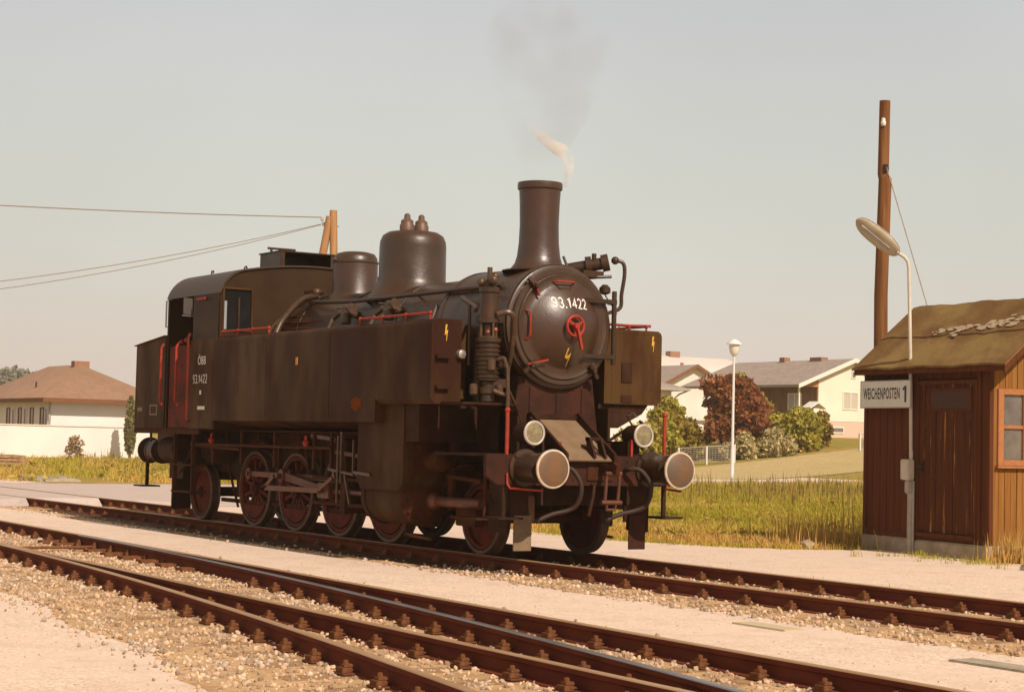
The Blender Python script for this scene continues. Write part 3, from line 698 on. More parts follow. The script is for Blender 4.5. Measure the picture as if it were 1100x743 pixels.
b = MB(); b.tube([(dish(.5)+.0,-.12,ZB+.49),(dish(.5)+.04,-.10,ZB+.44),(dish(.5)+.04,.06,ZB+.44),(dish(.5)+.0,.09,ZB+.49)], .010); part(b, 'lamp_bracket', SOOT, 0, door)
for (yy, zz, rot) in ((-.42,.46,0),(-.46,-.47,1),(.42,-.5,0)):
    b = MB(); d = Vector((0, yy, zz)).normalized(); q = Vector((-1.15, yy, ZB+zz)); b.bar(q+d*.12-Vector((.02,0,0)), q-d*.08+Vector((.02,0,0)), .05, .05, (1,0,0)); b.cyl(q, q+Vector((.06,0,0)), .03)
    part(b, 'door_clamp', SOOT, .004, door)
b = MB(); b.bar((-1.12,-.52,ZB-.46),(-1.10,-.25,ZB-.40),.02,.02,(1,0,0)); part(b, 'door_lever', RED, 0, door)
b = MB(); b.bar((-1.12,-.44,ZB+.50),(-1.12,-.38,ZB+.34),.02,.02,(1,0,0)); part(b, 'door_lever', RED, 0, door)
b = MB()
for z in (.33, -.33):
    b.bar((-1.135,.26,ZB+z),(-1.13,.70,ZB+z),.05,.055,(0,0,1))
b.cyl((-1.13,.70,ZB-.42),(-1.13,.70,ZB+.46),.03,n=12); b.box(-1.22,-1.12,.66,.74,ZB-.36,ZB-.30).box(-1.22,-1.12,.66,.74,ZB+.30,ZB+.36)
part(b, 'door_hinge', SOOT, .005, door)
# saddle and front structure under the smokebox
b = MB(); b.prism([(-.62,1.40),(.62,1.40),(.52,2.10),(.30,2.02),(0,1.97),(-.30,2.02),(-.52,2.10)], -2.6, -1.30, 'X')
b.rivets((-1.30,-.5,1.95),(-1.30,.5,1.95),9,.018,(1,0,0)); b.rivets((-1.30,-.5,1.62),(-1.30,.5,1.62),9,.018,(1,0,0))
for y in (-.36,.02,.38): b.box(-1.31,-1.285,y-.02,y+.02,1.45,1.97)
part(b, 'smokebox_saddle', REDB, .008)
b = MB(); b.box(-1.9,-.62,-1.30,1.30,1.16,1.19); b.box(-1.65,-1.0,-1.46,-.66,1.735,1.765); b.box(-1.5,-1.28,-.66,-.60,1.19,1.76)
b.box(-2.3,-1.1,-.66,-.62,.62,1.75).box(-2.3,-1.1,.62,.66,.62,1.75)
b.box(-2.3,-1.98,-1.46,-.64,1.30,1.74)
part(b, 'front_platform', DARK, .004)
# sloping apron between platform and beam
b = MB(); P0, P1 = Vector((-1.26,0,1.60)), Vector((-.50,0,1.135))
vs = []
for p in (P0, P1):
    for y in (-.36, .26): vs.append((p.x, y+ (0 if p is P0 else .02), p.z))
b.add([vs[0], vs[1], vs[3], vs[2]] + [(v[0]-.012, v[1], v[2]-.016) for v in (vs[0], vs[1], vs[3], vs[2])], [(0,1,2,3),(7,6,5,4),(0,4,5,1),(1,5,6,2),(2,6,7,3),(3,7,4,0)])
ap = part(b, 'apron_plate', PLATE)
b = MB()
for y in (-.385, .285): b.prism([(-1.30,1.66),(-1.22,1.68),(-.46,1.21),(-.46,1.10),(-.56,1.10),(-1.30,1.50)], y-.02, y+.02)
b.box(-1.30,-1.24,-.40,.30,1.60,1.66); b.add([(-.78,.02,1.315),(-.62,.17,1.218),(-.56,.17,1.181),(-.72,-.02,1.279)], [(0,1,2,3)])
part(b, 'apron_cheek', DARK, .004)
b = MB(); b.prism([(-.70,1.40),(-.62,1.40),(-.50,1.16),(-.62,1.16)], .02, .05); b.prism([(-.70,1.40),(-.62,1.40),(-.50,1.16),(-.62,1.16)], .17, .20); b.box(-.70,-.62,.02,.20,1.36,1.40); part(b, 'lamp_iron', DARK)
b = MB(); b.bar((-.66,-.36,1.12),(-.66,-.36,1.34),.035,.03,(1,0,0)); part(b, 'red_lever', RED); b = MB(); b.bar((-.62,.62,1.18),(-.62,.62,1.38),.03,.03,(1,0,0)); part(b, 'red_lever', RED)
# buffer beams
def beam(x0, x1, name):
    sg = 1 if x1 > -3 else -1; hw = 1.38 if sg > 0 else 1.02
    b = MB(); b.prism([(-hw,1.19),(-hw,.95),(-hw+.16,.84),(hw-.16,.84),(hw,.95),(hw,1.19)], x0, x1, 'X')
    xf = x1 if sg > 0 else x0
    for yy in (-.55,.55,-.2,.2): b.rivets((xf,yy,.9),(xf,yy,1.13),3,.018,(sg,0,0))
    return part(b, name, REDB if sg > 0 else DARK, .008)
beam(-.66,-.60,'buffer_beam'); beam(-11.36,-11.30,'buffer_beam')
def buffer(y, xb, sg, wood):
    b = MB(); q = lambda a: xb+sg*a
    b.lathe([(.21,q(0)),(.21,q(.03)),(.165,q(.035)),(.165,q(.37)),(.175,q(.37)),(.175,q(.41)),(.11,q(.41)),(.11,q(.56))], (0,y,1.04), 'X', 32)
    bf = part(b, 'buffer', SOOT)
    cv = .012 if y < 0 else .035
    b = MB(); b.lathe([(.05,q(.545)),(.205,q(.555)),(.215,q(.565)),(.215,q(.585)),(.205,q(.592)),(.196,q(.592))], (0,y,1.04), 'X', 40)
    part(b, 'buffer_head', BUFRIM if sg > 0 else SOOT, 0, bf)
    b = MB(); b.lathe([(.198,q(.590)),(.19,q(.594)),(.12,q(.594+cv*.5)),(.06,q(.594+cv*.85)),(.004,q(.594+cv))], (0,y,1.04), 'X', 40); part(b, 'buffer_face', BUFF, 0, bf)
    b = MB()
    for dy in (-.15,.15):
        for dz in (-.15,.15): b.cyl((q(.03),y+dy*.9,1.04+dz*.9),(q(.055),y+dy*.9,1.04+dz*.9),.02,n=6)
    part(b, 'bolt', SOOT, 0, bf)
for y in (-.875,.875): buffer(y, -.60, 1, False); buffer(y, -11.36, -1, False)
for s in (-1, 1):
    for xq, sg in ((-.60,1),(-11.36,-1)):
        b = MB(); y = s*.875
        b.tube([(xq+sg*.02,y-.24*s,.93),(xq+sg*.02,y-.24*s,.84),(xq+sg*.06,y-.20*s,.80),(xq+sg*.38,y-.16*s,.80),(xq+sg*.42,y-.12*s,.83)], .014) if 0 else b.tube([(xq+sg*.02,y+.24*s,.98),(xq+sg*.03,y+.24*s,.86),(xq+sg*.06,y+.22*s,.81),(xq+sg*.50,y+.08*s,.80)], .013)
        part(b, 'shunter_grip', RED)
        b = MB(); yy = s*1.18 if s < 0 else 1.0+.02
        b.tube([(xq-sg*.02,s*1.10,1.18),(xq-sg*.02,s*1.10,1.66)], .022); b.ball((xq-sg*.02,s*1.10,1.68),.032); part(b, 'uncoupling_post', RED if sg > 0 else SOOT)
        b = MB(); b.box(xq-sg*.0-.06,xq-sg*.0-.02,s*1.12-.025,s*1.12+.025,.47,.90); b.box(xq-.22,xq+.14,s*1.12-.16,s*1.12+.16,.465,.49); part(b, 'shunter_step', DARK, .004)
# headlights
for s in (-1, 1):
    y = s*.765; b = MB(); b.lathe([(.03,-.90),(.10,-.88),(.125,-.80),(.125,-.62),(.14,-.615),(.14,-.58),(.118,-.575)], (0,y,1.43), 'X', 28)
    b.cyl((-.75,y,1.19),(-.75,y,1.32),.055); b.box(-.85,-.65,y-.08,y+.08,1.19,1.215); b.cyl((-.60,y+.13,1.43),(-.60,y+.165,1.43),.015); b.cyl((-.60,y,1.57),(-.66,y,1.60),.018).cyl((-.60,y,1.29),(-.60,y,1.265),.02)
    hl = part(b, 'headlight', DARK)
    b = MB(); b.lathe([(.138,-.60),(.142,-.57),(.130,-.560),(.112,-.565)], (0,y,1.43), 'X', 32, caps=False); part(b, 'lamp_rim', mat('lamp_rim_paint', (.55,.48,.40), .35, .4), 0, hl)
    b = MB(); b.lathe([(.115,-.572),(.112,-.62),(.095,-.68),(.06,-.72),(.002,-.74)], (0,y,1.43), 'X', 32); b.ball((-.67,y,1.43),.028); part(b, 'reflector', LENS, 0, hl)
    b = MB(); b.lathe([(.114,-.568),(.08,-.555),(.04,-.548),(.002,-.546)], (0,y,1.43), 'X', 28); part(b, 'lamp_lens', glass_mat('headlight_glass', (.5,.5,.5), .02, .05), 0, hl)
b = MB(); b.tube([(-.72,.70,1.55),(-.72,.62,1.66),(-.75,.74,1.70),(-.9,.9,1.66)], .012); part(b, 'lamp_cable', SOOT)
# coupling and hoses
b = MB(); b.prism([(-.60,1.10),(-.40,1.09),(-.30,1.12),(-.22,1.08),(-.24,.98),(-.33,.99),(-.30,1.04),(-.38,1.02),(-.42,.96),(-.60,.97)], .13, .19); b.box(-.60,-.58,-.02,.34,.90,1.17); cp = part(b, 'draw_hook', UNDER, .006)
b = MB()
for dy in (-.09,.09): b.tube([(-.33,.16+dy,1.00),(-.34,.16+dy,.85),(-.36,.16+dy,.66)], .020)
b.cyl((-.36,.02,.66),(-.36,.30,.66),.028); b.cyl((-.33,.05,.99),(-.33,.27,.99),.026)
b.tube([(-.36,.10,.66),(-.37,.10,.58),(-.37,.22,.58),(-.36,.22,.66)], .02); part(b, 'screw_link', RODM, 0, cp)
for y, dy, lk in ((.52,.20,1),(-.42,.16,0)):
    b = MB(); b.hose([(-.60,y,1.02),(-.50,y,1.04),(-.42,y+dy*.45,1.03),(-.36,y+dy*.9,.90),(-.36,y+dy,.76),(-.42,y+dy*.85,.62),(-.48,y+dy*.3,.56),(-.52,y-.12,.52),(-.55,y-.32,.44)], .028, 10)
    part(b, 'brake_hose', RUBBER)
b = MB(); b.tube([(-.60,.05,.86),(-.54,.05,.84),(-.50,.0,.7),(-.52,-.04,.5)], .022); part(b, 'brake_hose', DARK)
# rail guards with wooden blocks
for s in (-1, 1):
    b = MB(); b.box(-.78,-.74,s*.80-.17,s*.80+.17,.42,.86); b.box(-1.15,-.75,s*.97-.02,s*.97+.02,.30,1.16); rg = part(b, 'rail_guard', DARK, .005)
    b = MB(); b.box(-.735,-.715,s*.80-.12,s*.80+.12,.10,.50); b.rivets((-.715,s*.80-.07,.2),(-.715,s*.80-.07,.42),2,.016,(1,0,0)); b.rivets((-.715,s*.80+.07,.2),(-.715,s*.80+.07,.42),2,.016,(1,0,0)); b.box(-.74,-.708,s*.80-.122,s*.80+.122,.285,.305)
    part(b, 'guard_board', PLATE if s < 0 else REDB, .006, rg)
    # wheel arch and near step bracket
    b = MB(); n = 14
    for k in range(n):
        t0, t1 = R(20)+R(140)*k/n, R(20)+R(140)*(k+1)/n; rr = .62
        b.bar((AX[5]+rr*math.cos(t0), s*.80, .435+rr*math.sin(t0)), (AX[5]+rr*math.cos(t1), s*.80, .435+rr*math.sin(t1)), .34, .02, (0,1,0)) if 0 else b.add(
            [(AX[5]+rr*math.cos(t0), s*.64, .435+rr*math.sin(t0)), (AX[5]+rr*math.cos(t1), s*.64, .435+rr*math.sin(t1)), (AX[5]+rr*math.cos(t1), s*1.0, .435+rr*math.sin(t1)), (AX[5]+rr*math.cos(t0), s*1.0, .435+rr*math.sin(t0))], [(0,1,2,3)])
    part(b, 'mudguard', UNDER)
    if s < 0: b = MB(); b.tube([(-.9,s*1.2,1.16),(-.9,s*1.2,.55),(-.92,s*1.2,.46),(-1.5,s*1.2,.45)], .018); b.box(-1.5,-.9,s*1.2-.1,s*1.2+.1,.44,.46); part(b, 'front_step', UNDER)
    b = MB(); b.box(-1.9,-1.45,s*.92-.06,s*.92+.06,.33,.54); b.bar((-2.1,s*.98,.9),(-1.3,s*.98,.86),.06,.05); b.bar((-2.05,s*.95,.5),(-2.05,s*.95,1.3),.12,.06,(0,1,0)); part(b, 'axle_box', UNDER, .01)
# chimney
b = MB(); b.lathe([(.36,3.36),(.33,3.42),(.290,3.47),(.262,3.56),(.243,3.72),(.236,3.95),(.243,4.2),(.252,4.36),(.270,4.37),(.274,4.40),(.270,4.45),(.235,4.455),(.22,4.40),(.20,3.6)], (-1.74,0,0), 'Z', 44, caps=False)
ch = part(b, 'chimney', SMOKE_M)
b = MB(); b.lathe([(.30,3.395),(.44,3.385),(.44,3.37)], (-1.74,0,0), 'Z', 32, caps=False); b.cyl((-1.42,.24,3.36),(-1.50,.20,3.56),.016); part(b, 'chimney_base', SOOT, 0, ch)
# steam dome with safety valves
b = MB(); b.lathe([(.60,3.20),(.54,3.30),(.49,3.38),(.455,3.46),(.452,3.90),(.445,3.98),(.41,4.06),(.34,4.105),(.2,4.125),(.01,4.13)], (-4.84,0,0), 'Z', 56)
dm = part(b, 'steam_dome', SMOKE_M, ang=50)
for y in (-.11,.11):
    b = MB(); b.lathe([(.10,4.09),(.10,4.20),(.085,4.22),(.085,4.26),(.045,4.29),(.04,4.34),(.02,4.36)], (-4.82,y,0), 'Z', 20); part(b, 'safety_valve', mat('valve_bronze', (.12,.06,.035), .5), 0, dm)
b = MB(); b.lathe([(.44,3.20),(.37,3.32),(.325,3.40),(.32,3.80),(.31,3.88),(.27,3.94),(.18,3.965),(.01,3.97)], (-6.50,0,0), 'Z', 44)
b.lathe([(.322,3.80),(.332,3.805),(.332,3.83),(.322,3.835)], (-6.5,0,0), 'Z', 44, caps=False)
b.cyl((-6.5,-.30,3.84),(-6.5,-.36,3.84),.03)
part(b, 'sand_dome', SMOKE_M, ang=50)
# long pipes on the boiler
for s in (-1, 1):
    b = MB(); zz = 3.17; yy = s*.62
    b.tube([(-6.9,s*.50,3.24),(-6.2,yy-.0,3.20),(-5.4,yy,zz),(-1.55,yy,zz)], .030, 10)
    for x in (-5.0,-3.6,-2.3): b.cyl((x,s*.5,3.1),(x,yy,zz),.018)
    part(b, 'boiler_handrail', SOOT)
b = MB(); b.hose([(-6.75,-.44,3.34),(-6.95,-.62,3.26),(-7.05,-.85,2.98),(-7.0,-1.0,2.72)], .045, 10); b.hose([(-6.9,-.30,3.40),(-7.15,-.64,3.15),(-7.25,-.90,2.9),(-7.25,-1.0,2.7)], .022); b.box(-7.2,-6.75,-.46,-.40,3.38,3.42)
b.ball((-6.78,-.46,3.38),.06)
part(b, 'injector_pipe', BRASS)
for (x0, nm) in ((-5.2,1),(-4.0,2)):
    b = MB(); b.lathe([(.05,-.14),(.075,-.12),(.075,.0),(.05,.02),(.05,.10),(.025,.12)], (x0,-.80,2.98), 'Z', 14); b.cyl((x0-.16,-.80,3.0),(x0+.16,-.80,3.0),.045,n=12); b.cyl((x0,-.60,2.98),(x0,-.85,2.98),.05); b.tube([(x0-.15,-.80,3.0),(x0-.28,-.85,2.92),(x0-.26,-.95,2.72)], .03); b.cyl((x0+.13,-.8,3.0),(x0+.13,-.8,3.12),.03).cyl((x0-.3,-.78,3.08),(x0-.1,-.78,3.06),.015)
    b.lathe([(.07,-.02),(.07,.02)], (x0+.18,-.80,3.04), 'X', 12)
    part(b, 'check_valve', BRASS)
b = MB()
for k, yy in enumerate((-.50,-.56,-.62)): b.tube([(-7.7,yy-.1,3.05-.09*k),(-6.0,yy-.06,3.03-.10*k),(-5.2,yy-.05,2.98-.10*k)], .010)
part(b, 'conduit', REDD)
b = MB(); b.tube([(-3.05,-.64,3.0),(-3.0,-.70,2.9),(-3.02,-.76,2.72)], .02); b.tube([(-2.4,-.66,3.06),(-2.1,-.82,3.02),(-1.75,-.86,2.9),(-1.6,-.95,2.85)], .03); b.tube([(-1.9,-.66,3.10),(-1.5,-.8,3.12),(-1.25,-.98,3.05)], .022)
part(b, 'boiler_pipe', BRASS); b = MB()
b.hose([(-1.05,-1.0,2.78),(-.98,-.88,2.80),(-1.0,-.80,2.70),(-1.15,-.74,2.35),(-1.3,-.70,2.1)], .034); part(b, 'pump_pipe', BRASS); b = MB(); b.tube([(-1.05,-1.0,2.25),(-.95,-.95,2.27),(-.92,-.92,2.15),(-.92,-.9,1.25)], .024); part(b, 'pump_pipe', BRASS); b = MB(); b.tube([(-1.05,-1.02,1.9),(-.95,-.90,1.85),(-1.1,-.72,1.7)], .03)
b.tube([(-.92,-.9,1.9),(-1.05,-.7,1.7),(-1.2,-.55,1.55)], .02)
part(b, 'pump_pipe', BRASS)
# air pump
b = MB(); pc = (-1.18,-1.03,0)
b.lathe([(.085,1.78),(.085,1.86),(.11,1.87),(.11,1.93),(.07,1.95),(.07,2.0),(.125,2.02)] + sum([[(.125,2.04+.05*k),(.142,2.05+.05*k),(.142,2.065+.05*k),(.125,2.075+.05*k)] for k in range(8)], []) + [(.125,2.44),(.15,2.46),(.15,2.50),(.07,2.52),(.07,2.66),(.125,2.68),(.125,2.72),(.105,2.73),(.105,3.02),(.12,3.03),(.12,3.08),(.07,3.10),(.06,3.16),(.02,3.2)], pc, 'Z', 28)
ap_ = part(b, 'air_pump', SOOT)
b = MB(); b.ball((-1.10,-1.03,3.17),.06).ball((-1.2,-.95,3.22),.055).ball((-1.25,-1.1,3.15),.05); b.cyl((-1.18,-1.03,3.1),(-1.18,-1.03,3.32),.03); b.cyl((-1.05,-1.1,3.2),(-1.3,-.9,3.2),.03); part(b, 'steam_valve', BRASS, 0, ap_)
for (x, y, z) in ((-1.05,-1.06,2.12),(-1.04,-.93,2.16),(-1.2,-1.2,1.84),(-1.2,-.86,1.84)):
    b = MB(); b.lathe([(.03,0),(.05,.02),(.05,.12),(.03,.14)], (x,y,z), 'Z', 12); part(b, 'pump_fitting', BRASS, 0, ap_)
b = MB()
for k in range(4): b.cyl((-1.18+.1*math.cos(k*1.57),-1.03+.1*math.sin(k*1.57),2.5),(-1.18+.1*math.cos(k*1.57),-1.03+.1*math.sin(k*1.57),2.7),.018)
b.lathe([(.085,2.50),(.115,2.51),(.115,2.525)], pc, 'Z', 16, caps=False); part(b, 'pump_stay', BRASS, 0, ap_)
b = MB(); b.ball((-1.08,-1.0,2.60),.03).ball((-1.08,-1.1,2.57),.025); part(b, 'pump_gland', mat('worn_red_brass', (.3,.08,.04), .4, .4), 0, ap_)
b = MB(); b.lathe([(.06,1.78),(.065,1.9),(.065,2.35),(.05,2.45),(.03,2.6)], (-1.45,-.98,0), 'Z', 16); b.box(-1.6,-1.3,-.95,-.7,1.95,2.05).box(-1.6,-1.3,-.95,-.7,2.7,2.8); b.cyl((-1.46,-1.12,2.2),(-1.46,-1.12,2.9),.02)
part(b, 'pump_bracket', SOOT)
b = MB(); b.lathe([(.02,-1.42),(.05,-1.43),(.055,-1.5)], (0,-1.22,2.32), 'X', 14); part(b, 'tank_highlight', STEELB)  # steel stud added as the bright highlight at the tank edge
# steam generator on the smokebox
b = MB(); b.cyl((-1.78,.46,3.44),(-1.55,.80,3.52),.075,n=18); b.cyl((-1.55,.80,3.52),(-1.50,.87,3.54),.105,n=18); b.cyl((-1.66,.64,3.48),(-1.62,.70,3.49),.12,n=20); b.box(-1.75,-1.5,.50,.80,3.34,3.42)
b.ball((-1.45,.93,3.56),.05); b.cyl((-1.6,.72,3.55),(-1.6,.72,3.64),.03); b.lathe([(.03,3.14),(.07,3.16),(.07,3.22),(.03,3.26)], (-1.5,.82,0), 'Z', 14)
gen = part(b, 'steam_generator', SOOT)
b = MB(); b.hose([(-1.48,.90,3.56),(-1.42,1.02,3.54),(-1.40,1.04,3.40),(-1.40,1.00,3.15),(-1.40,.98,2.98),(-1.40,.78,2.9)], .024); b.tube([(-1.75,.36,3.44),(-1.6,.5,3.33),(-1.45,.88,3.36)], .02); b.tube([(-1.5,.82,3.14),(-1.45,.9,3.0),(-1.42,.95,2.9)], .008); part(b, 'generator_pipe', SOOT, 0, gen)
# cab
def arch(hw, zs, zt, rc, n=8):
    zc = zt-.11-rc; pts = [(-hw, zs)] if zs < zc else []; t0 = math.asin(max(0, zs-zc)/rc)
    for k in range(n+1):
        t = math.pi - t0 - (math.pi/2*.92-t0)*k/n; pts.append((-hw+rc+rc*math.cos(t), zt-.11-rc+rc*math.sin(t)))
    half = pts; y0, z0 = half[-1]
    for k in range(1, 6):
        u = k/6; half.append((y0*(1-u), z0+(zt-z0)*(1-(1-u)**2)))
    half.append((0, zt)); return half + [(-p[0], p[1]) for p in reversed(half[:-1])]
AR = arch(1.56, 1.40, 3.82, .48)
cab = MB()
xr, xf = -9.62, -7.70
# side sheets with door openings, front and rear walls with windows
for s in (-1, 1):
    ya, yb = min(s*1.56, s*1.54), max(s*1.56, s*1.54)
    cab.box(-8.62,xf,ya-.004,yb-.004,1.40,3.37); cab.box(xr,-9.57,ya-.004,yb-.004,1.40,3.37)
def wall_x(x0, x1, holes):
    # build the end wall from vertical strips so the windows stay open
    ysplit = sorted(set([-1.558, 1.558] + [h[0] for h in holes] + [h[1] for h in holes]))
    zt = lambda y: np.interp(y, [p[0] for p in AR[1:-1]], [p[1] for p in AR[1:-1]])
    for a, b_ in zip(ysplit[:-1], ysplit[1:]):
        hs = [h for h in holes if h[0] <= a+1e-6 and h[1] >= b_-1e-6]
        segs = np.linspace(a, b_, max(2, int((b_-a)/.08)+1))
        top = [(y, float(zt(y))) for y in segs]
        if hs:
            h = hs[0]; cab.prism([(a,1.40),(b_,1.40),(b_,h[2]),(a,h[2])], x0, x1, 'X')
            cab.prism([(a,h[3]),(b_,h[3])]+top[::-1], x0, x1, 'X')
        else: cab.prism([(a,1.40),(b_,1.40)]+top[::-1], x0, x1, 'X')
FW = [(-1.48,-1.06,2.84,3.42),(1.06,1.48,2.84,3.42)]
wall_x(xf-.02, xf, FW); wall_x(xr, xr+.02, [(-1.1,-.6,2.95,3.4),(.6,1.1,2.95,3.4)])
cabo = part(cab, 'cab', CABP)
b = MB(); 
A2 = arch(1.585, 3.36, 3.845, .49); n = len(A2); vs = []
A1 = arch(1.562, 3.36, 3.822, .485)
for x in (xr-.04, xf+.03):
    for p in A2: vs.append((x, p[0], p[1]))
    for p in A1: vs.append((x, p[0], p[1]))
fs = []
for k in range(n-1): fs += [(k,k+1,2*n+k+1,2*n+k),(n+k,3*n+k,3*n+k+1,n+k+1),(k,n+k,n+k+1,k+1),(2*n+k,2*n+k+1,3*n+k+1,3*n+k)]
fs += [(0,2*n,3*n,n),(n-1,2*n-1,4*n-1,3*n-1)]
b.add(vs, fs); part(b, 'cab_roof', mat('cab_roof_paint', (.052,.028,.014), .46, spec=.38, col2=(.048,.028,.017), scale=2, bump=.1), 0, None, 50)
for h in FW:
    b = MB()
    for (a0,a1,c0,c1) in ((h[0]-.03,h[1]+.03,h[2]-.03,h[2]),(h[0]-.03,h[1]+.03,h[3],h[3]+.03),(h[0]-.03,h[0],h[2],h[3]),(h[1],h[1]+.03,h[2],h[3])): b.box(xf+.001,xf+.02,a0,a1,c0,c1)
    ym = (h[0]*.45+h[1]*.55); b.box(xf+.002,xf+.012,ym-.012,ym+.012,h[2],h[3]-.12)
    fr = part(b, 'window_frame', TANKP, .003, cabo); part(MB().box(xf-.014,xf-.008,h[0],h[1],h[2],h[3]), 'window_pane', CABPANE, 0, fr)
# interior back head
b = MB(); b.box(-8.4,-7.75,-.7,.7,1.45,3.1); b.cyl((-8.42,0,2.3),(-8.5,0,2.3),.2); part(b, 'firebox_backhead', INNER)
for s in (-1, 1):
    b = MB(); b.box(-9.51,-8.63,s*1.54-.012,s*1.54+.012,1.42,2.64); dr = part(b, 'cab_door', REDD, .005)
    b = MB()
    for x in (-9.62,-9.02): b.tube([(x,s*1.61,1.75),(x,s*1.65,1.80),(x,s*1.65,2.62),(x,s*1.61,2.68)], .020)
    part(b, 'cab_handrail', RED); b = MB(); b.tube([(-8.60,s*1.61,1.5),(-8.60,s*1.64,1.55),(-8.60,s*1.64,2.75),(-8.60,s*1.61,2.8)], .022); part(b, 'cab_handrail', REDD)
    b = MB(); b.tube([(-9.70,s*1.50,2.95),(-9.85,s*1.50,2.95),(-9.85,s*1.50,3.35),(-9.70,s*1.50,3.35)], .014); part(b, 'grab_rail', STEELB)
    b = MB(); b.add([(-8.60,s*1.59,3.08),(-8.56,s*1.75,3.08),(-8.56,s*1.75,3.32),(-8.60,s*1.59,3.32)], [(0,1,2,3)]); b.bar((-8.60,s*1.59,3.06),(-8.56,s*1.76,3.06),.02,.02); part(b, 'wind_deflector', glass_mat('deflector_glass', (.25,.22,.2), .1, .35))
    b = MB(); b.bar((-8.42,s*1.60,3.30),(-8.12,s*1.60,3.30),.02,.035); b.ball((-9.0,s*1.5,2.72),.04).ball((-9.2,s*1.5,2.70),.04); part(b, 'cab_fitting', RED)
# roof fittings
b = MB()
b.box(-8.75,-8.05,-.46,.46,3.80,3.83); b.box(-8.75,-8.73,-.46,.46,3.83,4.06); b.box(-8.75,-8.05,-.46,-.44,3.83,4.06).box(-8.75,-8.05,.44,.46,3.83,4.06); b.box(-8.77,-8.03,-.48,.48,4.06,4.08); b.box(-8.06,-8.04,-.46,-.38,3.83,4.06).box(-8.06,-8.04,.38,.46,3.83,4.06)
part(b, 'roof_vent', SOOT, .004)
b = MB(); b.cyl((-8.7,-.30,4.07),(-8.7,-.30,4.17),.02).cyl((-8.7,.04,4.07),(-8.7,.04,4.17),.025); b.cyl((-8.7,-.36,4.17),(-8.7,.1,4.17),.018); part(b, 'whistle', SOOT)
b = MB(); b.tube([(-8.1,-1.0,3.73),(-8.1,-1.0,3.79),(-8.15,-.95,3.81),(-8.2,-.92,3.79)], .012); b.tube([(-9.2,-1.05,3.72),(-9.2,-1.05,3.80),(-9.25,-1.0,3.81),(-9.3,-.98,3.79)], .012); part(b, 'roof_hook', SOOT)
b = MB(); b.box(-9.75,-9.63,-1.18,-.90,3.38,3.62); part(b, 'rear_lamp', SOOT, .01)
# bunker
b = MB(); b.prism([(-10.84,1.40),(-9.62,1.40),(-9.62,2.80),(-9.72,2.80),(-10.84,2.68)], -1.58, 1.58, 'Y'); b.prism([(-10.80,1.40),(-10.80,1.2),(-10.55,1.02),(-10.2,1.02),(-10.0,1.4)], -1.2, 1.2)
b.prism([(-10.88,2.68),(-9.62,2.80),(-9.62,2.815),(-10.88,2.695)], -1.61, 1.61)
for z in (1.45,): b.rivets((-10.8,-1.58,z),(-9.7,-1.58,z),14,.01,(0,-1,0))
b.rivets((-10.8,-1.58,1.45),(-10.8,-1.58,2.6),14,.01,(0,-1,0))
part(b, 'coal_bunker', TANKP, .008)
b = MB(); b.tube([(-10.86,-1.50,1.6),(-10.90,-1.50,1.65),(-10.90,-1.50,2.5),(-10.86,-1.50,2.55)], .014); part(b, 'grab_rail', REDD)
# lettering on the cab side
def side_text(txt, x, z, wd, ht, name):
    vs, fs = fit_text(txt, wd, ht, .01); b = MB(); b.add([(p[0]+x, -1.5535, p[1]+z) for p in vs], fs); part(b, name, LETTER)
def on_side(txt, x, z, wd, ht, y=-1.5565):
    vs, fs = number_text(txt, wd, ht, .12) if txt[0] == '9' else fit_text(txt, wd, ht, .01)
    b = MB(); b.add([(p[0]+x, y, p[1]+z) for p in vs], fs); return part(b, 'side_lettering', LETTER)
# cab side sheet that carries it, flush with the tank
b = MB(); b.prism([(-8.60,1.41),(-7.70,1.41),(-7.70,2.72),(-8.60,2.70)], -1.596, -1.561); part(b, 'cab_side_sheet', TANKP, .004)
b = MB(); b.prism([(-8.60,1.41),(-7.70,1.41),(-7.70,2.72),(-8.60,2.70)], 1.561, 1.596); part(b, 'cab_side_sheet', TANKP, .004)
on_side("\u00d6BB", -8.17, 2.41, .29, .15, -1.5985); on_side("93.1422", -8.22, 2.13, .52, .14, -1.5985)
b = MB(); b.box(-8.22,-8.16,-1.600,-1.5965,1.90,1.96).box(-8.28,-8.02,-1.600,-1.5965,1.68,1.73); part(b, 'painted_mark', LETTER)
b = MB(); b.box(-10.72,-10.52,-1.583,-1.5805,1.66,1.72).box(-10.2,-9.9,-1.583,-1.5805,1.60,1.62).box(-10.2,-9.9,-1.583,-1.5805,1.74,1.76).box(-10.2,-10.17,-1.583,-1.5805,1.62,1.74).box(-9.93,-9.9,-1.583,-1.5805,1.62,1.74); part(b, 'painted_mark', mat('faded_mark', (.2,.14,.08), .7))
# ------------------------------------------------------------------ smoke and steam
def vol_mat(name, colr, dens, nsc, lo, hi, aniso=0.0):
    m_ = bpy.data.materials.new(name); m_.use_nodes = True; n_ = m_.node_tree.nodes; l_ = m_.node_tree.links; n_.clear()
    o_ = n_.new('ShaderNodeOutputMaterial'); v = n_.new('ShaderNodeVolumePrincipled'); v.inputs['Color'].default_value = (*colr, 1); v.inputs['Anisotropy'].default_value = aniso
    t = n_.new('ShaderNodeTexCoord'); q = n_.new('ShaderNodeTexNoise'); q.inputs['Scale'].default_value = nsc; q.inputs['Detail'].default_value = 3; l_.new(t.outputs['Object'], q.inputs['Vector'])
    r_ = n_.new('ShaderNodeMapRange'); r_.inputs[1].default_value = lo; r_.inputs[2].default_value = hi; r_.inputs[3].default_value = 0; r_.inputs[4].default_value = dens; l_.new(q.outputs['Fac'], r_.inputs[0])
    l_.new(r_.outputs[0], v.inputs['Density']); l_.new(v.outputs[0], o_.inputs['Volume']); return m_
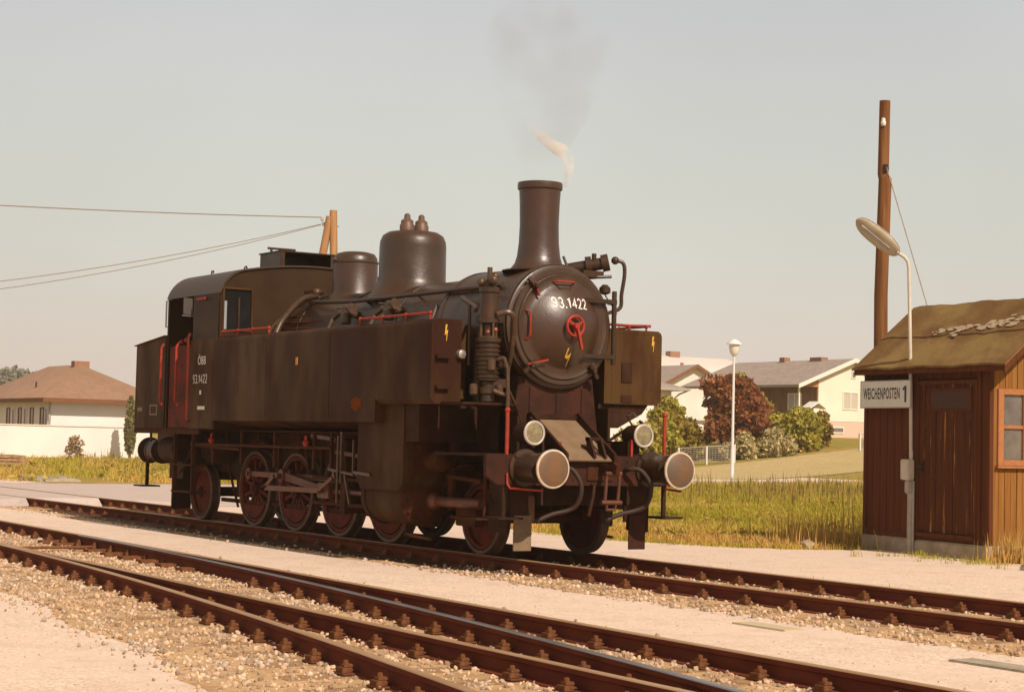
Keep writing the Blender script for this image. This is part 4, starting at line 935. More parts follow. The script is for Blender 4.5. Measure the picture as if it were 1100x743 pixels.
b = MB(); b.tube([(-1.50,.2,4.40),(-1.45,.2,4.50),(-1.40,.2,4.64),(-1.45,.2,4.76),(-1.58,.2,4.85),(-1.78,.2,4.93),(-2.02,.2,5.07),(-2.25,.2,5.22),(-2.36,.2,5.32)], .08, 12, [.03,.055,.065,.075,.085,.08,.07,.05,.02])
tag(b.build('steam', vol_mat('steam_vapour', (.99,.96,.93), 12, 7, .36, .64, .0)), 'thin wisp of white steam curling up behind the chimney', 'steam', kind='stuff')
b = MB(); b.tube([(-1.74,0,4.46),(-1.74,0,4.7),(-1.72,0,5.1),(-1.66,0,5.6),(-1.64,0,6.1),(-1.68,0,6.5),(-1.70,0,6.85)], .3, 16, [.20,.28,.46,.68,.80,.66,.20])
tag(b.build('smoke', vol_mat('chimney_smoke', (.42,.42,.42), .34, 1.7, .45, .72)), 'faint grey smoke rising straight up from the locomotive chimney', 'smoke', kind='stuff')
# ------------------------------------------------------------------ switch hut
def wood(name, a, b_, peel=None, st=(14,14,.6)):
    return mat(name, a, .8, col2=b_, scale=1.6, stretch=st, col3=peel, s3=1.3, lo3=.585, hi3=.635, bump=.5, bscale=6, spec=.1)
HUTSHADE = wood('hut_boards_shaded', (.132,.040,.014), (.085,.027,.010), None)  # board colour darkened for the shade on the hut front
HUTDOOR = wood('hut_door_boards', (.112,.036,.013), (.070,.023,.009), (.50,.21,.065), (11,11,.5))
HUTSUN = wood('hut_boards_sunlit', (.31,.142,.034), (.215,.085,.020))  # same boards lighter, the gable's sunlight put into the colour
TAR = mat('tar_paper', (.20,.114,.044), .95, spec=.05, col2=(.155,.08,.032), scale=2.5, col3=(.25,.16,.06), s3=.9, bump=.35, bscale=18)
CONC = mat('weathered_concrete', (.40,.33,.24), .9, col2=(.28,.22,.15), scale=5, bump=.4, bscale=30)
FRAMEW = mat('ochre_window_paint', (.40,.15,.045), .7, col2=(.32,.115,.032), scale=14)
HZ = -6.7217
hut = tag(empty('switch_hut', (-3.80, 7.33, -.158), R(HZ)), 'small brown wooden railway hut with tar paper roof beside the track', 'hut')
LX, DY = 2.82, 2.15
def hp(mb, name, m_, bevel=0, parent=None): return mb.build(name, m_, parent or hut, (0,0,-.158*-1-.158+.0), bevel)
H0 = .158   # local z of rail-top level: local = world z + .158
def bx(b, x0, x1, y0, y1, z0, z1): return b.box(x0, x1, y0, y1, z0+H0, z1+H0)
b = MB(); bx(b,-.03,1.16,-.03,.5,-.20,.06); bx(b,1.26,LX+.04,-.06,.5,-.20,.05); bx(b,0,LX+.03,.5,DY,-.20,.05); hp(b,'plinth',CONC,.02)
def boards(b, x0, x1, z0, z1, y, wd, ax='y', th=.022, gap=.006, jit=.006):
    x = x0
    while x < x1-.02:
        xe = min(x+wd, x1); d = rng.random()*jit
        if ax == 'y': bx(b, x, xe-gap, y-d-th, y, z0, z1)
        else: bx(b, y, y+th+d, x, xe-gap, z0, z1)
        x = xe
RY, RZ, EZ = .93, 3.50, 2.56     # ridge and eave heights (world z)
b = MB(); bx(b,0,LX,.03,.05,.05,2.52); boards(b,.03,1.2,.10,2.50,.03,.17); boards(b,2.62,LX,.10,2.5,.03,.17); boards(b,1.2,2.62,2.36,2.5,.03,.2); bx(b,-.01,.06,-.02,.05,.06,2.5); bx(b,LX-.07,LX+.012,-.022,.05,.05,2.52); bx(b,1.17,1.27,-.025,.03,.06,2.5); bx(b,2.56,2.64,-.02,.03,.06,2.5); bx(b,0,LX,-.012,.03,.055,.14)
hp(b,'front_wall',HUTSHADE,.004)
b = MB(); b.prism([(.05,.05+H0),(DY,.05+H0),(DY,2.45+H0),(RY+.12,RZ-.08+H0),(.05,2.55+H0)], 0, .03, 'X'); bx(b,.03,LX,DY-.03,DY,.05,2.4); hp(b,'rear_wall',HUTSHADE)
# gable side with its window
b = MB()
def rz(y): return (EZ + (RZ-EZ)*(y+.2)/(RY+.2) - .05) if y < RY else (RZ-.05 - (RZ-EZ)*(y-RY)/(RY+.2))
y = .05
WY0, WY1, WZ0, WZ1 = .16, 1.02, 1.20, 2.16
while y < DY-.02:
    y1 = min(y+.105, DY); zt = min(rz(y), rz(y1)); d = rng.random()*.006; inw = y1 > WY0+.01 and y < WY1-.01
    if inw:
        bx(b,LX-.02,LX+d,y,y1-.006,.05,WZ0); bx(b,LX-.02,LX+d,y,y1-.006,WZ1,zt)
    else: bx(b,LX-.02,LX+d,y,y1-.006,.05,zt)
    y = y1
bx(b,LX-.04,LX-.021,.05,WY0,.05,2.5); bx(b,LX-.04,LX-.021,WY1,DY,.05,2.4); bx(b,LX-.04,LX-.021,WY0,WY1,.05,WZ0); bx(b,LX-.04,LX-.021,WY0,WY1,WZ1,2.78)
hp(b,'gable_wall',HUTSUN,.003)
b = MB()
for (a0,a1,c0,c1,dd) in ((WY0-.05,WY0+.05,WZ0-.05,WZ1+.05,0),(WY1-.05,WY1+.05,WZ0-.05,WZ1+.05,0),(WY0+.05,WY1-.05,WZ1-.03,WZ1+.05,0),(WY0+.05,WY1-.05,WZ0-.05,WZ0+.03,0),(.56,.63,WZ0+.03,WZ1-.03,-.005),(WY0+.05,.56,1.66,1.71,-.01),(.63,WY1-.05,1.66,1.71,-.01)): bx(b,LX-.03,LX+.035+dd,a0,a1,c0,c1)
bx(b,LX+.0,LX+.07,WY0-.08,WY1+.08,WZ0-.085,WZ0-.052)
wf = hp(b,'window',FRAMEW,.004); b = MB(); bx(b,LX-.012,LX-.006,WY0,WY1,WZ0,WZ1); hp(b,'window_pane',mat('hut_window_glass',(.10,.085,.075),.12,col2=(.18,.15,.12),scale=3,spec=.8),0,wf)
b = MB(); bx(b,LX-.3,LX-.25,WY0,WY1,WZ0,WZ1); hp(b,'window_curtain',mat('dim_curtain',(.25,.22,.18),.9),0,wf)
# door
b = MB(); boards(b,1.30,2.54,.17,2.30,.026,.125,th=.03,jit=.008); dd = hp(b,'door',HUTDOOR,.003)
b = MB(); bx(b,1.27,1.31,-.035,.02,.12,2.34); bx(b,2.53,2.57,-.035,.02,.12,2.34); bx(b,1.31,2.53,-.035,.02,2.28,2.34); bx(b,1.29,2.55,-.05,.02,.10,.165); hp(b,'door_frame',HUTSHADE,.004,dd)
b = MB(); bx(b,1.54,2.39,-.016,.0,1.93,2.20); hp(b,'door_panel',mat('dark_door_panel',(.045,.018,.010),.8,col2=(.09,.03,.014),scale=8,stretch=(3,1,9)),.003,dd)
b = MB()
for (a0,a1,c0,c1) in ((1.48,1.54,1.90,2.23),(2.39,2.45,1.90,2.23),(1.54,2.39,2.20,2.23),(1.54,2.39,1.90,1.93)): bx(b,a0,a1,-.030,.0,c0,c1)
hp(b,'panel_trim',HUTSHADE,.003,dd)
b = MB(); bx(b,1.34,1.40,-.05,-.01,1.02,1.16); b.cyl((1.37,-.09,1.10+H0),(1.37,-.02,1.10+H0),.012); b.cyl((1.37,-.085,1.10+H0),(1.48,-.085,1.10+H0),.010); hp(b,'door_handle',SOOT,.003,dd)
# roof of two overlapping layers of tar paper
X0, X1 = -.06, 3.36
def slope(b, ya, yb, th, lift, x0=X0, x1=X1, n=22, jag=0):
    k = (RZ-EZ)/(RY+.2); zf = lambda y: EZ + k*(y+.2) + lift
    vs = []; 
    for i in range(n+1):
        x = x0+(x1-x0)*i/n; w_ = .010*math.sin(x*5.1)+.006*math.sin(x*13)
        j = jag*(rng.random()-.5)
        vs += [(x,ya+j,zf(ya+j)+w_+H0),(x,yb,zf(yb)+w_+H0),(x,yb,zf(yb)+w_-th+H0),(x,ya+j,zf(ya+j)+w_-th+H0)]
    fs = []
    for i in range(n):
        q = 4*i
        for a,c in ((0,1),(1,2),(2,3),(3,0)): fs.append((q+a,q+c,q+4+c,q+4+a))
    fs += [(0,1,2,3),(4*n,4*n+3,4*n+2,4*n+1)]
    b.add(vs, fs)
b = MB(); slope(b,-.22,RY,.03,.0); slope(b,.33,RY+.02,.02,.022,X0-.02,X1+.02,22,.02)
k = (RZ-EZ)/(RY+.2)
b.add([(X0,RY,RZ+H0+.015),(X1,RY,RZ+H0+.015),(X1,2*RY+.2,EZ+H0),(X0,2*RY+.2,EZ+H0),(X0,RY,RZ+H0-.02),(X1,RY,RZ+H0-.02),(X1,2*RY+.2,EZ+H0-.035),(X0,2*RY+.2,EZ+H0-.035)],[(0,1,2,3),(7,6,5,4),(0,3,7,4),(1,5,6,2),(2,6,7,3),(0,4,5,1)])
rf = hp(b,'roof',TAR)
b = MB()
PATCH = mat('bleached_patch',(.50,.38,.26),.9,col2=(.34,.23,.13),scale=20)
for (xa, ya, nn) in ((1.55,.38,30),(2.60,.47,52)):
    b = MB()
    for i in range(nn):
        x = xa+rng.normal()*.26; y = ya+rng.normal()*.035+.10*(x-xa); sz = .015+.05*rng.random()
        if not X0+.1 < x < X1-.1: continue
        zf = lambda y: EZ + k*(y+.2) + .022 + .016+.010*math.sin(x*5.1)+.006*math.sin(x*13)
        nv = 6; vs = []
        for q in range(nv):
            t = 6.283*q/nv; r_ = sz*(.5+rng.random()*.8); px, py = x+1.7*r_*math.cos(t), y+.55*r_*math.sin(t); vs.append((px,py,zf(py)+.004+H0))
        b.add(vs,[tuple(range(nv))])
    hp(b,'bleached_patch',PATCH,0,rf)
b = MB(); k2 = k
b.prism([(-.20,EZ-.05+H0),(-.20,EZ-.16+H0),(RY,RZ-.16+H0),(RY,RZ-.03+H0)], X1-.06, X1-.03, 'X'); b.prism([(RY,RZ-.03+H0),(RY,RZ-.16+H0),(2*RY+.18,EZ-.16+H0),(2*RY+.18,EZ-.05+H0)], X1-.06, X1-.03, 'X')
bx(b,X0+.02,X1-.06,-.19,-.165,EZ-.12,EZ-.035)
for x in np.arange(.1,3.2,.62): b.bar((x,-.16,EZ-.08+H0),(x,RY,RZ-.13+H0),.07,.09)
hp(b,'eaves_board',HUTSHADE,.003)
def hutw(x, y, z):   # hut-local to world
    a = R(HZ); return (-3.80+x*math.cos(a)-y*math.sin(a), 7.33+x*math.sin(a)+y*math.cos(a), z)
# name board
sg = tag(empty('station_sign', hutw(.655,-.115,2.15), R(HZ)), 'white enamel name board reading WEICHENPOSTEN 1 on the hut front', 'sign')
b = MB(); b.box(-.595,.595,-.022,.0,-.20,.20); sgb = b.build('sign_board', mat('enamel_white',(.74,.71,.64),.35,col2=(.66,.62,.54),scale=3), sg, bevel=.008)
b = MB(); 
for (a0,a1,c0,c1) in ((-.60,.60,-.205,-.19),(-.60,.60,.19,.205),(-.60,-.585,-.19,.19),(.585,.60,-.19,.19)): b.box(a0,a1,-.027,.002,c0,c1)
b.build('sign_rim', mat('sign_rim_grey',(.42,.38,.32),.5), sg, bevel=.003)
INK = mat('sign_lettering_black',(.03,.02,.018),.5)
vs, fs = fit_text("WEICHENPOSTEN", .87, .17, .018, 1.12); b = MB(); b.add([(p[0]-.09,-.0245,p[1]+.012) for p in vs], fs); b.build('sign_lettering', INK, sg)
b = MB(); b.add([(.455+p,-.0245,q) for p, q in ((0,-.12),(.045,-.12),(.045,.12),(.012,.12),(-.04,.085),(-.04,.045),(0,.068))], [tuple(range(7))]); b.build('sign_lettering', INK, sg)
# wall lamp on its pole
lp = tag(empty('wall_lamp', hutw(1.2,-.075,-.158), R(HZ)), 'yard lamp on a thin white pole rising through the hut eaves', 'lamp')
WP = mat('pole_white_paint',(.66,.60,.50),.5,col2=(.5,.43,.33),scale=9,stretch=(1,1,.3))
GREYP = mat('conduit_grey',(.42,.38,.33),.55,col2=(.32,.27,.22),scale=8)
b = MB(); b.tube([(0,-.0,1.2),(-.02,-.0,2.2),(-.05,-.0,3.0),(-.10,-.0,4.14),(-.105,-.02,4.25),(-.12,-.07,4.31),(-.15,-.15,4.36)], .026, 10); b.build('pole', WP, lp)
b = MB(); b.tube([(0,.0,-.05),(0,.0,.9),(0,.0,1.1)], .036, 10); b.tube([(-.055,.01,.0),(-.055,.01,1.05)], .022, 8); b.tube([(.05,.01,.0),(.05,.01,1.05)], .018, 8); b.build('conduit', GREYP, lp)
b = MB(); b.box(-.14,.05,-.09,.03,1.06,1.36); b.cyl((0,.0,1.36),(0,0,1.5),.03); b.build('junction_box', WP, lp, bevel=.015)
b = MB(); b.box(-.07,.06,-.07,.03,.86,1.06); b.build('junction_box', GREYP, lp, bevel=.02)
# lamp head: long bowl
h0, h1 = Vector((-.145,-.145,4.348)), Vector((-.543,-.625,4.859)); ax_ = (h1-h0).normalized(); dn = Vector((.55,-.75,-.75)); dn = (dn-ax_*dn.dot(ax_)).normalized(); upv = -dn; sdv = ax_.cross(upv).normalized()
def bowl(t0, t1, wv, hv, dz, sgn):
    b = MB(); nu, nv = 18, 10; vs = []
    for i in range(nu+1):
        u = i/nu; wid = wv*max(.02, (1-abs(2*u-1)**3.2))**.5
        for j in range(nv+1):
            t = math.pi*j/nv; vs.append(h0+(h1-h0)*u + sdv*(wid*math.cos(t)) + upv*(sgn*hv*math.sin(t)*max(.02,(1-abs(2*u-1)**3))**.5 + dz))
    b.add(vs, [(i*(nv+1)+j,i*(nv+1)+j+1,(i+1)*(nv+1)+j+1,(i+1)*(nv+1)+j) for i in range(nu) for j in range(nv)]); return b
lh = bowl(0,1,.16,.07,.0,1).build('lamp_head', mat('lamp_head_enamel',(.62,.56,.46),.4), lp)
bowl(0,1,.15,.05,-.004,-1).build('lamp_diffuser', mat('dusty_diffuser',(.42,.33,.22),.25,col2=(.5,.42,.3),scale=6,stretch=(1,1,1)), lh)
b = MB(); b.tube([h0+ (h1-h0)*.02, h0+(h1-h0)*.05], .05); b.bar(h0+upv*-.055+(h1-h0)*.2, h0+upv*-.055+(h1-h0)*.85, .05, .02, upv); b.build('lamp_socket', GREYP, lh)
# tall wooden pole behind the hut
POLE = mat('pole_timber',(.24,.105,.038),.9,spec=.1,col2=(.12,.046,.018),scale=2,stretch=(7,7,.35),bump=.4,bscale=10)
px, py = -7.6, 11.3
tp = tag(empty('wooden_pole', (px,py,-.17)), 'tall weathered brown timber pole standing behind the hut roof', 'pole')
b = MB(); b.tube([(0,0,-.2),(.01,0,2),(-.03,.01,4.3),(.05,.0,6.4),(0,0,6.5),(.02,.0,7.84)], .12, 14, [.135,.13,.122,.118,.102,.098]); b.build('pole_shaft', POLE, tp)
b = MB(); b.lathe([(.03,7.36),(.045,7.38),(.05,7.43),(.035,7.46),(.04,7.49),(.015,7.51)], (.08,-.09,0), 'Z', 12); b.build('insulator', WHITE, tp)
b = MB(); b.box(.08,.14,-.08,-.02,6.52,6.66); b.cyl((.05,-.03,6.58),(.16,-.03,6.58),.015); b.build('pole_bracket', SOOT, tp)
b = MB(); b.tube([(.14,-.05,6.60),(.50,.95,3.4),(.95,2.2,-.05)], .010, 6); b.build('guy_wire', GREYP, tp)
# A-frame pole behind the locomotive with its wires
POLE2 = mat('pale_pole_timber',(.42,.22,.085),.85,col2=(.32,.16,.06),scale=2,stretch=(5,5,.4),bump=.3,bscale=10)
ax0, ay0 = -37.2, 15.0
ag = tag(empty('braced_pole', (ax0,ay0,-.17)), 'two legged timber wire pole rising behind the locomotive cab', 'pole')
b = MB(); b.tube([(.35,.40,0),(.12,.16,5.5),(.06,.06,8.8),(.06,.06,8.95)], .12, 12, [.16,.14,.125,.12]); b.build('pole_leg', POLE2, ag)
b = MB(); b.tube([(-.9,-1.4,0),(-.42,-.58,4.5),(-.05,-.05,8.5),(-.02,-.03,8.75)], .12, 12, [.16,.14,.13,.12]); b.build('pole_leg', POLE2, ag)
b = MB(); b.tube([(-.22,-.2,8.45),(.2,.22,8.42)], .02); b.lathe([(.03,8.6),(.05,8.62),(.05,8.7),(.02,8.74)], (-.2,-.22,0), 'Z', 10); b.lathe([(.03,8.45),(.05,8.47),(.05,8.55),(.02,8.58)], (-.22,-.16,0), 'Z', 10); b.build('insulator', GREYP, ag)
WIRE = mat('copper_wire',(.22,.14,.09),.6)
def wire(p0, p1, sag, r_, label, n=24):
    p0, p1 = Vector(p0), Vector(p1); b = MB()
    b.tube([p0.lerp(p1, i/n) - Vector((0,0,sag*4*(i/n)*(1-i/n))) for i in range(n+1)], r_, 5)
    return tag(b.build('overhead_wire', WIRE), label, 'wire', 'wires strung from the braced pole')
wire((ax0-.2,ay0-.2,8.55),(-46.5,-14.0,8.95),.35,.017,'nearly level wire running left from the top of the braced pole')
wire((ax0-.2,ay0-.25,8.32),(-47.5,-16.0,4.95),1.5,.012,'upper of the two sagging wires dropping left behind the cab roof')
wire((ax0-.2,ay0-.25,8.30),(-47.3,-16.3,4.75),1.72,.011,'lower of the two sagging wires dropping left behind the cab roof')
# ------------------------------------------------------------------ street lamp
lx, ly = -38.0, 32.9; lz = float(gz(lx,ly))
sl = tag(empty('street_lamp', (lx,ly,lz)), 'slender white street lamp with a conical hood standing on the meadow', 'street lamp')
WL = mat('lamp_post_paint',(.70,.68,.64),.5)
b = MB(); b.cyl((0,0,-.1),(0,0,1.4),.075,.07,14).cyl((0,0,1.4),(0,0,5.0),.055,.045,14); b.build('post', WL, sl)
b = MB(); b.lathe([(.05,4.95),(.12,5.02),(.17,5.12),(.20,5.3),(.20,5.42)], (0,0,0), 'Z', 20); b.build('lamp_glass', mat('opal_glass',(.72,.68,.6),.2), sl)
b = MB(); b.lathe([(.30,5.42),(.29,5.45),(.16,5.56),(.05,5.62),(.01,5.63)], (0,0,0), 'Z', 24); b.build('lamp_hood', WL, sl)
# ------------------------------------------------------------------ houses
WALL = mat('white_render',(.79,.725,.675),.9,col2=(.74,.67,.62),scale=.6)
WALLG = mat('pale_render',(.72,.68,.6),.9,col2=(.66,.6,.52),scale=.6)
WALLC = mat('cream_render',(.80,.71,.58),.9,col2=(.74,.645,.52),scale=.6)
def tiles(name, a, b_, ax='y'):
    m_ = mat(name, a, .85, col2=b_, scale=1.2, col3=tuple(c*.75 for c in a), s3=4, lo3=.5, hi3=.7, bump=.0)
    n_ = m_.node_tree.nodes; l_ = m_.node_tree.links
    t = n_.new('ShaderNodeTexCoord'); wv = n_.new('ShaderNodeTexWave'); wv.wave_type = 'BANDS'; wv.bands_direction = 'Z'; wv.inputs['Scale'].default_value = 2.4; wv.inputs['Distortion'].default_value = .5
    l_.new(t.outputs['Object'], wv.inputs['Vector']); bp = n_.new('ShaderNodeBump'); bp.inputs['Strength'].default_value = .6; bp.inputs['Distance'].default_value = .05; l_.new(wv.outputs['Fac'], bp.inputs['Height']); l_.new(bp.outputs[0], n_['Principled BSDF'].inputs['Normal']); return m_
TILEB = tiles('brown_roof_tiles', (.34,.19,.115), (.28,.15,.09))
TILEG = tiles('grey_roof_tiles', (.30,.235,.20), (.36,.28,.23))
TILEP = tiles('pale_roof_tiles', (.80,.70,.62), (.72,.62,.55))
FASC = mat('brown_fascia',(.20,.075,.025),.8,col2=(.15,.055,.02),scale=3)
WINB = mat('brown_window_frame',(.16,.06,.025),.7)
WINW = mat('white_window_frame',(.72,.68,.6),.6)
GLASSD = mat('dim_window_glass',(.12,.10,.10),.1,col2=(.22,.19,.17),scale=1.5,spec=.8)
CHIM = mat('chimney_brick',(.33,.16,.09),.9,col2=(.25,.12,.07),scale=8)
def win_x(par, X, y0, y1, z0, z1, fm, o, gm=None, bars=1, out=1):
    b = MB(); t = .07; e = .05*out
    xa, xb = sorted((X-.02*out, X+e))
    for (a0,a1,c0,c1) in ((y0,y1,z1-t,z1),(y0,y1,z0,z0+t),(y0,y0+t,z0+t,z1-t),(y1-t,y1,z0+t,z1-t)): b.box(xa,xb,a0,a1,c0,c1)
    for k in range(bars): ym = y0+(y1-y0)*(k+1)/(bars+1); b.box(xa,xb,ym-t/2,ym+t/2,z0+t,z1-t)
    f = b.build('window', fm, par, o); q0, q1 = sorted((X-.005*out, X+.015*out)); MB().box(q0,q1,y0+t*.5,y1-t*.5,z0+t*.5,z1-t*.5).build('pane', gm or GLASSD, f, o); return f
def win_y(par, Y, x0, x1, z0, z1, fm, o, bars=1, gm=None):
    b = MB(); t = .07; ya, yb = Y-.05, Y+.02
    for (a0,a1,c0,c1) in ((x0,x1,z1-t,z1),(x0,x1,z0,z0+t),(x0,x0+t,z0+t,z1-t),(x1-t,x1,z0+t,z1-t)): b.box(a0,a1,ya,yb,c0,c1)
    for k in range(bars): xm = x0+(x1-x0)*(k+1)/(bars+1); b.box(xm-t/2,xm+t/2,ya,yb,z0+t,z1-t)
    f = b.build('window', fm, par, o); MB().box(x0+t*.5,x1-t*.5,Y-.015,Y+.005,z0+t*.5,z1-t*.5).build('pane', gm or GLASSD, f, o); return f
def hip_roof(b, x0, x1, y0, y1, ze, zr, inset, th=.18, along='y'):
    if along == 'y': r0, r1 = ((x0+x1)/2, y0+inset), ((x0+x1)/2, y1-inset)
    else: r0, r1 = (x0+inset, (y0+y1)/2), (x1-inset, (y0+y1)/2)
    vs = [(x0,y0,ze),(x1,y0,ze),(x1,y1,ze),(x0,y1,ze),(r0[0],r0[1],zr),(r1[0],r1[1],zr)]
    if along == 'y': fs = [(0,1,4),(1,2,5,4),(2,3,5),(3,0,4,5),(3,2,1,0)]
    else: fs = [(0,1,5,4),(1,2,5),(2,3,4,5),(3,0,4),(3,2,1,0)]
    return b.add(vs, fs)
# left bungalow behind its garden wall
o = (-86, 24, -.17)
bg_ = tag(empty('bungalow', o), 'white bungalow with a low brown hipped roof behind the white garden wall', 'house')
b = MB(); b.box(-96,-82.3,20.7,26.6,-.3,3.0); b.build('wall', WALL, bg_, o)
b = MB(); hip_roof(b,-97,-81.5,20.0,27.4,3.06,5.15,4.9,along='x'); rfb = b.build('roof', TILEB, bg_, o)
b = MB(); 
for (x0,x1,y0,y1) in ((-97,-81.5,19.98,20.04),(-81.54,-81.48,20.04,27.4)): b.box(x0,x1,y0,y1,2.84,3.065)
b.box(-97,-81.54,20.04,20.7,2.98,3.02).box(-82.3,-81.54,20.7,35.2,2.98,3.02); b.build('fascia', FASC, bg_, o)
b = MB(); b.box(-87.1,-86.5,23.4,24.3,4.6,5.35); b.build('chimney', CHIM, rfb, o)
b = MB(); b.cyl((-86.6,21.2,3.4),(-86.6,21.2,4.05),.05); b.build('vent_pipe', SOOT, rfb, o)
for xa in (-84.1,-85.9,-88.1,-90.3): win_y(bg_, 20.7, xa, xa+.62, .9, 2.55, WINB, o, 0)
for xa in (-83.2,-87.0,-89.2): win_y(bg_, 20.7, xa, xa+.55, .9, 2.55, WINW, o, 0)
b = MB(); b.cyl((-82.25,20.6,0),(-82.25,20.6,2.9),.05); b.build('downpipe', GREYP, bg_, o)
gw = MB(); gw.box(-81.0,-80.75,4,25.7,-.4,1.52); gwo = tag(empty('garden_wall',(-80.9,15,-.17)), 'long plain white garden wall in front of the bungalow', 'garden wall')
gw.build('wall_panel', WALL, gwo, (-80.9,15,-.17)); MB().box(-81.05,-80.70,4,25.75,1.52,1.58).build('coping', WALLG, gwo, (-80.9,15,-.17))
# a fragment of another roof far left
o = (-150, 26, 0)
hl_ = tag(empty('distant_house', o), 'distant pale house whose roof just shows beyond the bungalow on the left', 'house')
MB().box(-156,-145,20,34,-.3,3.4).build('wall', WALLG, hl_, o); b = MB(); hip_roof(b,-157,-144,19.3,35,3.4,5.4,4,along='y'); b.build('roof', TILEP, hl_, o)
# right house D: gable to the east with a corner porch
XG, YG, ZG = -69.15, 64.6, 1.75
o = (XG-6, YG+4, ZG)
hd = tag(empty('gabled_house', o), 'pale house with grey roof, white bargeboard and corner porch beyond the shrubs', 'house')
ye, yr, ze_, zr_ = YG-.85, YG+3.9, 5.22, 7.02; yb_ = 2*yr-ye
b = MB(); 
b.prism([(YG+1.15,3.0),(yb_-.8,3.0),(yb_-.8,5.35),(yr,6.85),(YG+1.15,5.72)], XG-.45, XG-.40, 'X')          # gable above the plinth
b.box(XG-11,XG-.45,YG+1.15,yb_-.8,2.95,5.4)
b.build('wall', WALLC, hd, o)
b = MB(); b.box(XG-11,XG-.38,YG+1.12,yb_-.78,1.2,2.98); b.build('plinth', mat('pink_plinth',(.62,.44,.34),.9), hd, o)
b = MB(); b.box(XG-11,XG-.5,YG+1.11,YG+1.149,2.9,5.2); b.build('porch_wall', mat('dark_timber_cladding',(.16,.085,.04),.8,col2=(.22,.12,.05),scale=1,stretch=(4,1,.5)), hd, o)
b = MB(); b.box(XG-11,XG-.4,YG-.5,YG+1.11,2.7,2.95); b.box(XG-.52,XG-.42,YG-.45,YG-.35,2.95,5.1).box(XG-4.4,XG-4.3,YG-.45,YG-.35,2.95,5.1); b.build('porch_post', WALLC, hd, o)
b = MB(); b.prism([(ye+.1,5.12),(YG+1.14,5.12),(YG+1.14,5.62)], XG-.47, XG-.42, 'X'); b.build('porch_gable', mat('orange_timber',(.42,.20,.08),.8), hd, o)
b = MB(); t = .16
b.add([(XG,ye,ze_),(XG,yr,zr_),(XG-12,yr,zr_),(XG-12,ye,ze_),(XG,ye,ze_-t),(XG,yr,zr_-t),(XG-12,yr,zr_-t),(XG-12,ye,ze_-t)],[(0,1,2,3),(7,6,5,4),(0,4,5,1),(0,3,7,4),(3,2,6,7),(1,5,6,2)])
b.add([(XG,yb_,ze_),(XG,yr,zr_),(XG-12,yr,zr_),(XG-12,yb_,ze_),(XG,yb_,ze_-t),(XG,yr,zr_-t),(XG-12,yr,zr_-t),(XG-12,yb_,ze_-t)],[(3,2,1,0),(4,5,6,7),(1,5,4,0),(4,7,3,0),(7,6,2,3),(2,6,5,1)])
rfd = b.build('roof', TILEG, hd, o)
b = MB(); b.prism([(ye-.02,ze_-.24),(ye-.02,ze_+.02),(yr,zr_+.03),(yr,zr_-.25)], XG+.002, XG+.05, 'X'); b.prism([(yb_,ze_-.24),(yb_,ze_+.02),(yr,zr_+.03),(yr,zr_-.25)], XG+.002, XG+.05, 'X'); b.build('bargeboard', WINW, hd, o)
b = MB(); b.box(XG-7.0,XG-6.5,yr-.3,yr+.2,6.5,7.25); b.build('chimney', CHIM, rfd, o); b = MB(); b.box(XG-4.0,XG-2.9,yr-.3,yr+.3,6.7,7.18); b.build('chimney', CHIM, rfd, o)
win_x(hd, XG-.40, YG+3.2, YG+4.5, 3.75, 4.9, WINW, o, mat('pale_curtained_glass',(.5,.45,.36),.3), 1)
win_x(hd, XG-.40, YG+3.9, YG+4.3, 5.75, 6.25, WINW, o, None, 0); win_x(hd, XG-.38, YG+2.4, YG+3.3, 2.25, 2.65, WINW, o, None, 0)
win_y(hd, YG+1.10, XG-3.2, XG-1.9, 3.4, 4.75, WINW, o, 1, mat('curtain_behind_glass',(.42,.38,.34),.3)); win_y(hd, YG+1.10, XG-8.2, XG-6.9, 3.5, 4.8, WINW, o, 1)
# small white dovecote in front of the porch
dx, dy = -64.0, 60.4; dz = float(gz(dx,dy)); o = (dx,dy,dz)
dv = tag(empty('bird_house', o), 'little white bird house with a pitched roof in front of the porch', 'bird house')
b = MB(); b.cyl((dx,dy,dz-.1),(dx,dy,3.0),.05); b.build('post', WINW, dv, o); b = MB(); b.box(dx-.22,dx+.22,dy-.22,dy+.22,3.0,3.62); b.cyl((dx+.2,dy,3.35),(dx+.226,dy,3.35),.08); b.build('box', WINW, dv, o)
b = MB(); b.prism([(dy-.62,3.58),(dy-.62,3.66),(dy,4.02),(dy+.62,3.66),(dy+.62,3.58),(dy,3.92)], dx-.4, dx+.4, 'X'); b.build('roof', WINW, dv, o)
# house A: close white house behind the locomotive tank
o = (-78, 52, 1)
ha = tag(empty('white_house', o), 'white house half hidden by the far side tank of the locomotive', 'house')
b = MB(); b.box(-84,-72.9,42,56.7,.3,4.75); b.build('wall', WALL, ha, o); b = MB(); hip_roof(b,-84.8,-72.2,41.2,57.6,4.75,6.6,5.2,along='y'); b.build('roof', TILEG, ha, o)
b = MB(); b.box(-72.22,-72.14,41.2,57.6,4.62,4.78).box(-84.8,-72.2,57.58,57.66,4.62,4.78); b.build('gutter', GREYP, ha, o); b = MB(); b.tube([(-72.2,57.5,4.65),(-72.5,57.0,4.4),(-72.8,56.8,4.1),(-72.8,56.8,1.2)], .05); b.build('downpipe', GREYP, ha, o)
win_x(ha, -72.9, 49.5, 50.7, 2.4, 3.6, WINB, o)
